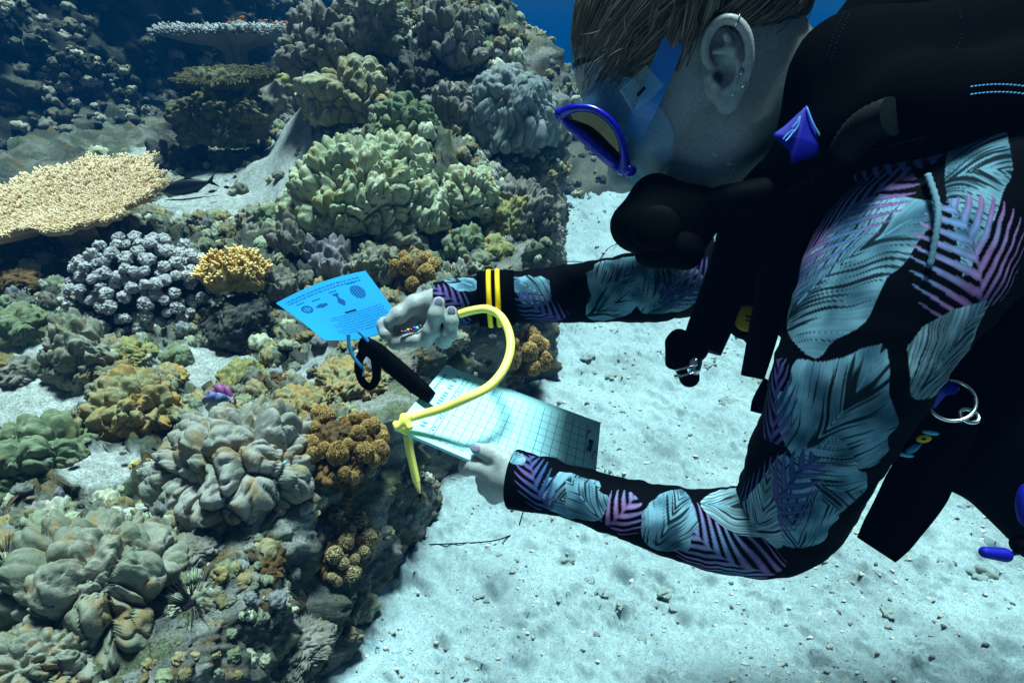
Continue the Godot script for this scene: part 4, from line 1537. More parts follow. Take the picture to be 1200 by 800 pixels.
	# loose wisps at the temple and brow
	for k in 60:
		var st := Vector3(r.randf_range(0.35, 0.8), r.randf_range(0.0, 0.75), r.randf_range(0.5, 1.0)).normalized()
		var go := Vector3(r.randf_range(-0.5, 0.4), r.randf_range(-0.7, 0.1), 0.1).normalized()
		var pts := []
		var L := r.randf_range(0.012, 0.034)
		var cu := r.randf_range(-1.2, 1.2)
		var q := scalp(st, 0.004)
		for i in 9:
			var t := i / 8.0
			var dirn := go.rotated(Vector3(0, 0, 1), cu * t)
			q += dirn * L / 8.0
			var sd := (q - Vector3(-0.018, 0.032, 0)).normalized()
			var surf := scalp(sd, 0.003 + 0.004 * t)
			if (q - Vector3(-0.018, 0.032, 0)).length() < (surf - Vector3(-0.018, 0.032, 0)).length(): q = surf
			pts.append(q)
		put.call(pts, 0.00026, tones[r.randi_range(0, 2)])
	part("strands", finish(v, idx, c), M.hair, hair_node)

# ------------------------------------------------------------------ printed sleeves
# leaves: [kind, base x, base y, tip x, tip y (photograph pixels), half width in metres, tone]
const LEAVES_L := [
	["broad", 925, 372, 1085, 240, 0.036, 0], ["palm", 930, 330, 1062, 205, 0.034, 0], ["broad", 1120, 215, 1190, 205, 0.05, 0], ["palm", 1150, 365, 1120, 240, 0.034, 1],
	["broad", 1078, 455, 1150, 360, 0.022, 1], ["palm", 1010, 195, 1095, 185, 0.014, 0],
	["broad", 930, 530, 1025, 415, 0.036, 0], ["palm", 905, 520, 912, 425, 0.02, 2], ["broad", 930, 545, 1012, 572, 0.03, 0], ["broad", 940, 640, 918, 540, 0.026, 0], ["palm", 872, 570, 955, 540, 0.026, 2],
	["palm", 905, 672, 795, 600, 0.034, 1], ["broad", 830, 590, 900, 566, 0.022, 1], ["broad", 765, 640, 800, 575, 0.020, 0], ["palm", 712, 615, 745, 580, 0.022, 1], ["broad", 640, 590, 700, 565, 0.022, 0], ["broad", 700, 605, 665, 560, 0.016, 0], ["palm", 640, 595, 622, 535, 0.018, 2], ["broad", 598, 540, 610, 530, 0.010, 0]]
const LEAVES_R := [
	["broad", 640, 352, 600, 328, 0.016, 0], ["broad", 700, 350, 755, 300, 0.03, 0], ["broad", 690, 370, 750, 345, 0.022, 0], ["palm", 660, 375, 610, 345, 0.02, 2], ["broad", 760, 365, 805, 300, 0.028, 0], ["palm", 780, 350, 840, 305, 0.026, 2],
	["palm", 545, 360, 500, 335, 0.016, 2], ["palm", 550, 378, 505, 368, 0.016, 2], ["broad", 560, 335, 520, 325, 0.010, 0], ["broad", 850, 300, 900, 250, 0.03, 0]]

func sleeve(called: String, arm: Array, parent: Node3D, tw: int, th: int, leaves: Array, sd: int):
	var pts := spline(arm_pts(arm), 14)
	var rad := []
	for p in arm: rad.append(p[3])
	rad = spline_r(rad, 14)
	var n := pts.size()
	var sides := 56
	var run := [0.0]
	for i in range(1, n): run.append(run[i - 1] + pts[i].distance_to(pts[i - 1]))
	var L: float = run[n - 1]
	var wr := fnl(sd + 60, 26.0, FastNoiseLite.TYPE_SIMPLEX_SMOOTH, 2)
	var fold := fnl(sd + 70, 75.0)
	var v := PackedVector3Array()
	var uv := PackedVector2Array()
	var prev := Vector3(0, 0, -1)
	for i in n:
		var t: Vector3 = (pts[mini(i + 1, n - 1)] - pts[maxi(i - 1, 0)]).normalized()
		var a := (Vector3(0, 0, -1) - t * -t.z)
		a = a.normalized()
		var b := t.cross(a)
		for k in sides + 1:
			var an := TAU * k / sides
			var dirn := a * cos(an) + b * sin(an)
			var p: Vector3 = pts[i] + dirn * rad[i]
			# cloth drawn into shallow creases across the limb
			var q: Vector3 = Vector3(run[i] * 2.2, 0, 0) + dirn * rad[i] * 0.5
			p += dirn * (wr.get_noise_3dv(q) * 0.0018 + 0.0009 * fold.get_noise_3d(run[i] * 1.0, dirn.x * rad[i] * 0.35, dirn.y * rad[i] * 0.35))
			v.append(p)
			uv.append(Vector2(float(k) / sides, run[i] / L))
	# leaf places: the nearest sleeve point that faces the lens
	var drawn := []
	for lf in leaves:
		var ends := []
		for e in 2:
			var want := Vector2(lf[1 + e * 2], lf[2 + e * 2])
			var best := 1e9
			var at := Vector2.ZERO
			for i in n:
				for k in sides + 1:
					var p := v[i * (sides + 1) + k]
					if (p - pts[i]).dot(p) > 0.0: continue
					var d := want.distance_squared_to(Vector2(600.0 + p.x / -p.z * FOCAL, 400.0 - p.y / -p.z * FOCAL))
					if d < best:
						best = d
						at = Vector2((float(k) / sides - 0.5) * TAU * rad[i], run[i])
			ends.append(at)
		var reach: Vector2 = (ends[1] - ends[0]) * (0.16 if lf[0] == "broad" else 0.05)
		drawn.append([lf[0], ends[0] - reach * 0.4, ends[1] + reach * 0.6, lf[5] * (1.22 if lf[0] == "broad" else 1.0), lf[6]])
	var img := print_leaves(tw, th, L, rad, run, drawn, sd)
	var m := StandardMaterial3D.new()
	m.albedo_texture = ImageTexture.create_from_image(img)
	m.roughness = 0.75
	m.metallic_specular = 0.1
	part(called, finish(to_world(v), grid_idx(sides + 1, n, true), null, uv), m, parent)

func print_leaves(tw: int, th: int, L: float, rad: Array, run: Array, leaves: Array, sd: int) -> Image:
	# tw pixels along the sleeve (v), th round it (u)
	var buf := PackedByteArray()
	buf.resize(tw * th * 3)
	for i in tw * th:
		buf[i * 3] = 4
		buf[i * 3 + 1] = 5
		buf[i * 3 + 2] = 10
	var nz := fnl(sd, 90.0, FastNoiseLite.TYPE_SIMPLEX_SMOOTH, 2)
	var streak := fnl(sd + 1, 60.0)
	var broad := fnl(sd + 2, 22.0, FastNoiseLite.TYPE_SIMPLEX_SMOOTH, 2)
	var circ := PackedFloat32Array()
	for y in tw:
		var want := L * y / (tw - 1.0)
		var k := 0
		while k < run.size() - 2 and run[k + 1] < want: k += 1
		circ.append(TAU * lerpf(rad[k], rad[k + 1], clampf((want - run[k]) / maxf(1e-5, run[k + 1] - run[k]), 0, 1)))
	for lf in leaves:
		var a: Vector2 = lf[1]
		var b: Vector2 = lf[2]
		var ax := (b - a)
		var len := ax.length()
		ax /= len
		var ay := Vector2(-ax.y, ax.x)
		var hw: float = lf[3]
		var y0 := clampi(int((minf(a.y, b.y) - hw * 1.3) / L * tw), 0, tw - 1)
		var y1 := clampi(int((maxf(a.y, b.y) + hw * 1.3) / L * tw), 0, tw - 1)
		var seed_off := a.x * 37.0 + a.y * 11.0
		for y in range(y0, y1 + 1):
			var Y := L * y / (tw - 1.0)
			for x in th:
				var X := (float(x) / (th - 1.0) - 0.5) * circ[y]
				var p := Vector2(X, Y) - a
				var s := p.dot(ax) / len
				if s <= 0.0 or s >= 1.0: continue
				var t := p.dot(ay)
				t += hw * 0.35 * (s * s - s) * (1.0 if sin(seed_off * 9.0) > 0.0 else -1.0)
				if absf(t) > hw: continue
				var col := Vector3.ZERO
				if lf[0] == "broad":
					var w := hw * pow(maxf(0.0, sin(PI * clampf(pow(s, 0.70), 0.0, 1.0))), 1.05) * (1.0 + 0.30 * broad.get_noise_2d(s * 0.12 + seed_off, signf(t)))
					if absf(t) > w or w < 0.0024: continue
					var e := absf(t) / maxf(w, 1e-5)
					var q := s * len * 0.45 - absf(t) * (1.25 - 0.5 * s) + 0.003 * broad.get_noise_2d(X, Y)
					var vein := streak.get_noise_2d(q * 6.5 + seed_off, s * len * 0.25 + seed_off)
					var dark := smoothstep(0.12, 0.6, vein + 0.5 * broad.get_noise_2d(X + 3.0, Y) + 0.10 - 0.35 * e)
					col = Vector3(0.20, 0.33, 0.41).lerp(Vector3(0.44, 0.60, 0.68), clampf(0.5 + broad.get_noise_2d(X * 1.5, Y * 1.5) + 0.3 * e, 0, 1))
					if lf[4] == 1: col = Vector3(0.34, 0.46, 0.50).lerp(Vector3(0.60, 0.72, 0.80), clampf(0.5 + vein, 0, 1))
					col = col.lerp(Vector3(0.04, 0.07, 0.09), dark * 0.9)
					col *= 1.0 + 0.16 * vein
					if absf(t) < 0.0010 * (1.2 - s) and w > 0.35 * hw and dark < 0.55: col = Vector3(0.36, 0.54, 0.62)
				else:
					var env := hw * pow(maxf(0.0, sin(PI * clampf(0.12 + 0.85 * s, 0.0, 1.0))), 0.5)
					if absf(t) > env: continue
					var e := absf(t) / env
					var gap := 0.0105
					var q := (s * len - absf(t) * 0.9 - 0.5 * absf(t) * e) / gap + (0.35 if t > 0.0 else 0.0)
					var fr := absf(q - floorf(q) - 0.5) * 2.0
					var width := 0.66 * (1.0 - 0.75 * e * e)
					if fr > width and absf(t) > 0.0011: continue
					var mixv := clampf(0.5 + 1.2 * broad.get_noise_2d(X * 0.8 + seed_off, Y * 0.8), 0, 1)
					col = Vector3(0.27, 0.38, 0.56).lerp(Vector3(0.42, 0.32, 0.52), mixv)
					if lf[4] == 1: col = Vector3(0.36, 0.45, 0.62).lerp(Vector3(0.50, 0.37, 0.57), mixv)
					if lf[4] == 2: col = Vector3(0.18, 0.28, 0.46).lerp(Vector3(0.34, 0.28, 0.52), mixv)
					col *= 0.78 + 0.34 * (1.0 - fr / maxf(width, 0.01)) + 0.12 * nz.get_noise_2d(X, Y)
				var at := (x * tw + y) * 3
				buf[at] = clampi(int(col.x * 255.0), 4, 250)
				buf[at + 1] = clampi(int(col.y * 255.0), 4, 250)
				buf[at + 2] = clampi(int(col.z * 255.0), 6, 250)
	# stored with v along the picture's height
	var turned := PackedByteArray()
	turned.resize(tw * th * 3)
	for x in th:
		for y in tw:
			var f := (x * tw + y) * 3
			var g := (y * th + x) * 3
			turned[g] = buf[f]
			turned[g + 1] = buf[f + 1]
			turned[g + 2] = buf[f + 2]
	return Image.create_from_data(th, tw, false, Image.FORMAT_RGB8, turned)

# ------------------------------------------------------------------ diving gear and slates
func W(pts: Array) -> Array:
	var out := []
	for p in pts: out.append(cw(p))
	return out

func hose(pts: Array, r: float, sides := 12, per := 8, ribs := 0.0) -> ArrayMesh:
	var sp := spline(pts, per)
	var rr := []
	for i in sp.size(): rr.append(r * (1.0 + ribs * (1.0 if i % 2 == 0 else -1.0)))
	return tube(W(sp), rr, sides)

func ribbon(pts: Array, across: Array, half: Array, thick: float, per := 8) -> ArrayMesh:
	# a flat strap with rounded edges; points and cross directions in camera axes
	var sp := spline(pts, per)
	var ac := spline(across, per)
	var hw := spline_r(half, per)
	var n := sp.size()
	var prof := [[-1.0, -0.4], [-0.985, 0.5], [-0.94, 1.0], [0.94, 1.0], [0.985, 0.5], [1.0, -0.4], [0.94, -1.0], [-0.94, -1.0]]
	var v := PackedVector3Array()
	for i in n:
		var t: Vector3 = (sp[mini(i + 1, n - 1)] - sp[maxi(i - 1, 0)]).normalized()
		var a: Vector3 = (ac[i] - t * ac[i].dot(t)).normalized()
		var nn := t.cross(a)
		if nn.z < 0.0: nn = -nn
		for q in prof: v.append(cw(sp[i] + a * q[0] * hw[i] + nn * q[1] * thick * 0.5))
	var idx := grid_idx(8, n, false, true)
	for e in [0, n - 1]:
		for k in range(1, 7):
			if e == 0: idx.append_array([0, k, k + 1])
			else: idx.append_array([e * 8, e * 8 + k + 1, e * 8 + k])
	# flat shading reads better on straps: split corners
	var vv := PackedVector3Array()
	var ii := PackedInt32Array()
	for k in idx.size():
		vv.append(v[idx[k]])
		ii.append(k)
	return finish(vv, ii)

func ring_path(c: Vector3, a: Vector3, b: Vector3, r: float, n := 32) -> Array:
	var out := []
	for i in n + 1: out.append(c + (a * cos(TAU * i / n) + b * sin(TAU * i / n)) * r)
	return out

func loop_tube(path: Array, r: float, sides := 10) -> ArrayMesh:
	# closed: the last point repeats the first
	var rr := []
	for p in path: rr.append(r)
	return tube(W(path), rr, sides, false)

func plate(poly: Array, d: float, bow: float) -> ArrayMesh:
	# a stiff panel of that outline, bowed towards the middle
	var flat := PackedVector2Array()
	var mid := Vector2.ZERO
	for q in poly: mid += Vector2(q[0], q[1]) / poly.size()
	for i in poly.size():
		for k in 4:
			var a := Vector2(poly[i][0], poly[i][1])
			var e: Array = poly[(i + 1) % poly.size()]
			flat.append(a.lerp(Vector2(e[0], e[1]), k / 4.0))
	var v := PackedVector3Array()
	var idx := PackedInt32Array()
	var n := flat.size()
	var rings := [[0.0, 1.0], [0.35, 0.85], [0.7, 0.5], [0.93, 0.12], [1.0, -0.1], [0.97, -0.7]]
	for rg in rings:
		for p in flat:
			var at: Vector2 = mid.lerp(p, rg[0])
			v.append(cw(C(at.x, at.y, d - bow * rg[1] * 0.6)))
	return finish(v, grid_idx(n, rings.size(), false, true))

func build_gear():
	mask_and_strap()
	vest()
	regulators()
	slates()
	small_gear()

func mask_and_strap():
	var t := thing("diving_mask", "blue framed diving mask with clear skirt worn over the face", "diving mask")
	var d := 0.500
	var arc := [C(657, 134, d + 0.006), C(668, 128, d - 0.002), C(682, 126, d - 0.007), C(698, 129, d - 0.011), C(715, 141, d - 0.012), C(726, 158, d - 0.010), C(731, 178, d - 0.004), C(732, 198, d + 0.006)]
	part("frame", tube(W(spline(arc, 6)), spline_r([0.0052, 0.0040, 0.0033, 0.0031, 0.0031, 0.0031, 0.0034, 0.0058], 6), 12), M.mask_blue, t)
	part("frame", tube(W([C(661, 141, d + 0.008), C(692, 168, d + 0.010), C(724, 195, d + 0.008)]), [0.0026, 0.0026, 0.0028], 10), M.mask_blue, t)
	part("frame_corner", solid([ball(C(657, 134, d + 0.006), Basis(), Vector3(0.0055, 0.0055, 0.006))], 0.0012), M.mask_blue, t)
	part("frame_corner", solid([ball(C(737, 200, d + 0.006), Basis(), Vector3(0.0066, 0.0052, 0.007))], 0.0012), M.mask_blue, t)
	# side window
	var poly := spline(arc, 4)
	var v := PackedVector3Array([cw(C(692, 168, d + 0.010))])
	var idx := PackedInt32Array()
	for p in poly: v.append(cw(p + Vector3(0, 0, -0.001)))
	for k in range(1, v.size() - 1): idx.append_array([0, k, k + 1])
	idx.append_array([0, v.size() - 1, 1])
	part("side_window", finish(v, idx), M.lens, t)
	# front frame and glass: a rounded rectangle across the face
	var down := (C(735, 203, d) - C(657, 134, d)).normalized()
	var fwd := Vector3(-0.68, -0.73, -0.05).normalized()
	var mid := (C(696, 169, d)) - HL * 0.07
	var fr := []
	for k in 41:
		var an := TAU * k / 40.0
		var cx := signf(cos(an)) * pow(absf(cos(an)), 0.5)
		var cy := signf(sin(an)) * pow(absf(sin(an)), 0.5)
		fr.append(mid + HL * cx * 0.068 + down * cy * 0.035 + fwd * 0.001)
	part("front_frame", loop_tube(fr, 0.0042), M.mask_blue, t)
	var g := PackedVector3Array([cw(mid)])
	var gi := PackedInt32Array()
	for p in fr: g.append(cw(p))
	for k in range(1, g.size() - 1): gi.append_array([0, k, k + 1])
	part("front_glass", finish(g, gi), M.lens, t)
	# skirt: from the frame back to the face
	var nr := 9
	var sv := PackedVector3Array()
	var na := 64
	for j in nr:
		var s := j / (nr - 1.0)
		for k in na:
			var an := TAU * k / na
			var cx := signf(cos(an)) * pow(absf(cos(an)), 0.55)
			var cy := signf(sin(an)) * pow(absf(sin(an)), 0.55)
			var front := mid + HL * cx * 0.058 + down * cy * 0.033 - fwd * 0.001
			# the seal: forehead, temple, cheek, under the nose
			var side := absf(cx)
			var up := -cy
			var bf := lerpf(0.092, 0.046, side * side) + (0.012 if up < -0.3 else 0.0) * (1.0 - side)
			var back := hl(bf, 0.000 + up * 0.050 - 0.006, cx * 0.071)
			var p := front.lerp(back, s)
			p += (HL * cx * 0.002 + HU * up * 0.004) * sin(PI * s) + HL * cx * 0.003 * smoothstep(0.8, 1.0, s)
			sv.append(cw(p))
	part("skirt", finish(sv, grid_idx(na, nr, false, true)), M.skirt, t)
	part("seal_seam", loop_tube(seam(mid, down, na), 0.0014), M.clear, t)
	# buckle and strap
	var arm := [C(735, 118, 0.480), C(752, 104, 0.470), C(768, 88, 0.464)]
	part("buckle", ribbon(arm, [Vector3(0.6, -0.8, 0), Vector3(0.6, -0.8, 0), Vector3(0.65, -0.75, 0)], [0.010, 0.0105, 0.010], 0.004), M.clear, t)
	part("buckle_pin", tube(W([C(747, 112, 0.467), C(756, 102, 0.464)]), [0.0013, 0.0013], 8), M.black, t)
	var path := []
	var across := []
	for q in [[0.056, -0.004], [0.040, 0.005], [0.020, 0.018], [-0.008, 0.034], [-0.045, 0.046], [-0.085, 0.048], [-0.108, 0.042]]:
		var dirn := Vector3(q[0] + 0.018, q[1] - 0.032, 0.0)
		dirn.z = sqrt(maxf(0.00002, 0.0075 - dirn.x * dirn.x * 0.75 - dirn.y * dirn.y))
		var p := scalp(dirn.normalized(), 0.012 if path.size() < 3 else 0.001)
		path.append(hl(p.x, p.y, p.z))
		across.append((HU + HF * 0.45).normalized())
	var back_path := []
	var back_across := []
	for q in [[-0.108, 0.042], [-0.085, 0.048], [-0.045, 0.046], [0.0, 0.034], [0.045, 0.0]]:
		var dirn := Vector3(q[0] + 0.018, q[1] - 0.032, 0.0)
		dirn.z = -sqrt(maxf(0.00002, 0.0075 - dirn.x * dirn.x * 0.75 - dirn.y * dirn.y))
		var p := scalp(dirn.normalized(), 0.012)
		back_path.append(hl(p.x, p.y, p.z))
		back_across.append(HU)
	part("strap", ribbon(path, across, [0.0090, 0.0092, 0.0094, 0.010, 0.011, 0.011, 0.011], 0.0024), M.strap, t)
	part("strap", ribbon(back_path, back_across, [0.012, 0.012, 0.011, 0.0105, 0.0105], 0.0024), M.strap, t)

func seam(mid: Vector3, down: Vector3, na: int) -> Array:
	var out := []
	for k in na + 1:
		var an := TAU * k / na
		var cx := signf(cos(an)) * pow(absf(cos(an)), 0.55)
		var up := -signf(sin(an)) * pow(absf(sin(an)), 0.55)
		out.append(hl(lerpf(0.092, 0.046, cx * cx), up * 0.050 - 0.006, cx * 0.0745))
	return out

func on_solid(prims: Array, px: float, py: float) -> float:
	# depth at which the line of sight through that point meets the solid
	var d := 0.3
	while d < 0.9:
		var e := field(prims, C(px, py, d))
		if e < 0.0004: return d
		d += maxf(0.0006, e * 0.6)
	return 0.9

func vest():
	var t := thing("buoyancy_vest", "black buoyancy vest with straps and metal ring worn by the diver", "dive vest")
	var shell := [
		bone(C(985, 118, 0.585), C(1110, 60, 0.60), 0.062, 0.10, 0.05), bone(C(1110, 60, 0.60), C(1330, 120, 0.62), 0.10, 0.13, 0.05),
		bone(C(1170, 425, 0.56), C(1330, 470, 0.60), 0.112, 0.14, 0.05), bone(C(1330, 470, 0.60), C(1500, 560, 0.64), 0.14, 0.13, 0.05),
		bone(C(1150, 300, 0.60), C(1330, 300, 0.64), 0.11, 0.15, 0.06), bone(C(900, 270, 0.62), C(985, 150, 0.62), 0.05, 0.06, 0.05),
		bone(C(935, 330, 0.60), C(1080, 420, 0.60), 0.05, 0.09, 0.05), bone(C(905, 240, 0.72), C(1010, 150, 0.74), 0.05, 0.08, 0.05)]
	part("shell", solid(shell, 0.008), M.black_cloth, t)
	# the strap over the near shoulder
	var pad := [bone(C(925, 205, 0.50), C(985, 165, 0.455), 0.026, 0.028, 0.03), bone(C(985, 165, 0.455), C(1080, 132, 0.405), 0.028, 0.031, 0.03), bone(C(1080, 132, 0.405), C(1215, 110, 0.40), 0.031, 0.036, 0.03), bone(C(1000, 95, 0.47), C(1200, 60, 0.46), 0.045, 0.05, 0.03), bone(C(960, 130, 0.50), C(1000, 95, 0.47), 0.030, 0.045, 0.03)]
	part("shoulder_pad", solid(pad, 0.006), M.black_cloth, t)
	part("collar", solid([bone(C(905, 185, 0.545), C(950, 118, 0.53), 0.018, 0.02, 0.02), bone(C(950, 118, 0.53), C(1000, 60, 0.54), 0.02, 0.03, 0.02), bone(C(870, 215, 0.56), C(905, 185, 0.545), 0.022, 0.018, 0.02)], 0.005), M.black_cloth, t)
	part("pocket", solid([bone(C(1150, 530, 0.49), C(1245, 575, 0.50), 0.035, 0.06, 0.03), bone(C(1120, 520, 0.50), C(1230, 480, 0.50), 0.03, 0.05, 0.03)], 0.006), M.black_cloth, t)
	part("weight_flap", ribbon([C(1118, 470, 0.425), C(1098, 520, 0.425), C(1075, 572, 0.43), C(1046, 618, 0.435), C(1027, 644, 0.437)], [Vector3(1, 0.35, 0), Vector3(1, 0.30, 0), Vector3(1, -0.1, 0), Vector3(1, -0.45, 0), Vector3(1, -0.5, 0)], [0.022, 0.024, 0.0245, 0.0205, 0.0165], 0.005), M.black_cloth, t)
	part("side_strap", ribbon([C(930, 235, 0.50), C(910, 310, 0.50), C(897, 380, 0.505), C(882, 442, 0.51)], [Vector3(1, 0.1, 0), Vector3(1, 0.15, 0), Vector3(1, 0.2, 0), Vector3(1, 0.12, 0)], [0.014, 0.0135, 0.013, 0.0098], 0.006), M.black_cloth, t)
	part("side_strap", ribbon([C(905, 448, 0.52), C(893, 470, 0.52), C(889, 484, 0.52)], [Vector3(1, 0.2, 0), Vector3(1, 0.2, 0), Vector3(1, 0.2, 0)], [0.008, 0.008, 0.007], 0.004), M.black_cloth, t)
	# blue panel with pale edging beside the collar
	var front := shell + pad + [bone(C(905, 185, 0.545), C(950, 118, 0.53), 0.018, 0.02, 0.02)]
	var bd := minf(on_solid(front, 940, 160), minf(on_solid(front, 955, 172), on_solid(front, 930, 182))) - 0.001
	part("blue_panel", plate([[905, 158], [920, 147], [946, 123], [954, 142], [975, 172], [950, 186], [928, 191], [925, 176]], bd, 0.005), M.blue_cloth, t)
	part("edging", tube(W(spline([C(946, 126, bd - 0.002), C(953, 145, bd - 0.003), C(964, 162, bd - 0.003), C(974, 171, bd - 0.001)], 5)), spline_r([0.0007, 0.0008, 0.0008, 0.0009], 5), 6), M.pale_blue, t)
	for q in [[[918, 163], [924, 156], [931, 152], [926, 160], [921, 165]], [[929, 149], [935, 142], [938, 136], [936, 146], [931, 155]]]:
		var pl := []
		for e in q: pl.append(C(e[0], e[1], bd - 0.0045))
		part("stitching", tube(W(spline(pl, 3)), spline_r([0.0005, 0.0005, 0.0005, 0.0005, 0.0005], 3), 5), M.pale_blue, t)
	# dim rows of stitching on the collar and along the pad
	for row in [[[996, 16], [984, 42], [974, 72], 14], [[990, 14], [978, 40], [968, 68], 14], [[905, 235], [990, 188], [1085, 160], 34], [[1125, 10], [1128, 40], [1118, 62], 10]]:
		var crv := spline([Vector3(row[0][0], row[0][1], 0), Vector3(row[1][0], row[1][1], 0), Vector3(row[2][0], row[2][1], 0)], 24)
		for k in row[3]:
			var a0: Vector3 = crv[int(k * 48.0 / row[3])]
			var a1: Vector3 = crv[mini(48, int(k * 48.0 / row[3]) + 1)]
			part("stitch", tube(W([C(a0.x, a0.y, on_solid(front, a0.x, a0.y)), C(a1.x, a1.y, on_solid(front, a1.x, a1.y))]), [0.00035, 0.00035], 5), M.stitch_dim, t)
	# seams of the shoulder pad
	for k in 15:
		var a := Vector2(1150, 108).lerp(Vector2(1200, 112), k / 14.0)
		for row in 2:
			var y := 106.0 - 9.0 * sin(PI * (0.25 + 0.5 * k / 14.0)) + 9.0 * row
			part("stitch", tube(W([C(1138 + k * 4.6, y + 2, on_solid(front, 1138 + k * 4.6, y + 2)), C(1140.6 + k * 4.6, y + 1.4, on_solid(front, 1140.6 + k * 4.6, y + 1.4))]), [0.0004, 0.0004], 5), M.pale_blue, t)
	# metal rings on the waist strap
	var tag_c := C(1098, 458, 0.405)
	part("ring_tab", ribbon([C(1088, 475, 0.408), C(1102, 457, 0.404), C(1112, 447, 0.404)], [Vector3(0.8, 0.6, 0), Vector3(0.8, 0.6, 0), Vector3(0.8, 0.6, 0)], [0.008, 0.008, 0.008], 0.003), M.blue_cloth, t)
	part("large_ring", loop_tube(ring_path(C(1115, 469, 0.398), Vector3(0.95, 0.1, 0.2), Vector3(0.1, 0.86, -0.4), 0.0150), 0.00125), M.metal, t)
	part("small_ring", loop_tube(ring_path(C(1136, 487, 0.398), Vector3(1, 0, 0.1), Vector3(0, 0.75, -0.5), 0.0056), 0.0014), M.metal, t)
	# woven emblem on the flap
	var em := [[1091, 507, 0.0064, 0.0016, M.emblem_cyan, -0.15], [1083, 514, 0.0058, 0.0030, M.emblem_yellow, 0.1], [1070, 526, 0.0062, 0.0026, M.emblem_blue, 0.5], [1062, 533, 0.0060, 0.0016, M.emblem_cyan, -0.15]]
	for e in em:
		var ax := Vector3(cos(e[5]), sin(e[5]), 0)
		part("emblem_mark", solid([ball(C(e[0], e[1], 0.4205), Basis(ax, Vector3(-ax.y, ax.x, 0), Vector3(0, 0, 1)), Vector3(e[2], e[3], 0.0012))], 0.0006), e[4], t)
	part("emblem_mark", tube(W([C(1074, 524, 0.420), C(1081, 519.5, 0.420)]), [0.0012, 0.0003], 6), M.emblem_blue, t)
	part("emblem_eye", solid([ball(C(1083, 514.4, 0.4192), Basis(), Vector3(0.0018, 0.0009, 0.0008))], 0.0004), M.black, t)
	# blue parts at the hip
	part("hip_badge", solid([ball(C(1204, 592, 0.415), Basis(), Vector3(0.007, 0.016, 0.006))], 0.002), M.blue_cloth, t)
	# corrugated hose lying along the shoulder
	var hp := []
	for q in [[994, 178], [1006, 158], [1024, 144], [1046, 136]]: hp.append(C(q[0], q[1], on_solid(front, q[0], q[1]) - 0.004))
	part("corrugated_hose", hose(hp, 0.0120, 14, 8, 0.07), M.hose_grey, t)
	part("cord", hose([C(1088, 205, 0.378), C(1099, 240, 0.366), C(1098, 270, 0.362), C(1090, 312, 0.363)], 0.0019, 8, 10, 0.16), M.pale_cord, t)
	# the cylinder on the back
	var tk := thing("scuba_tank", "dark steel air cylinder strapped to the diver's back", "scuba tank")
	var top := C(1090, -120, 0.68)
	var ax := Vector3(0.955, -0.22, -0.10).normalized()
	part("cylinder", tube(W([top, top + ax * 0.02, top + ax * 0.06, top + ax * 0.10, top + ax * 0.62, top + ax * 0.64]), [0.03, 0.05, 0.078, 0.087, 0.087, 0.08], 32), M.tank, tk)
	part("valve", tube(W([top - ax * 0.07, top + ax * 0.01]), [0.016, 0.022], 14), M.metal, tk)

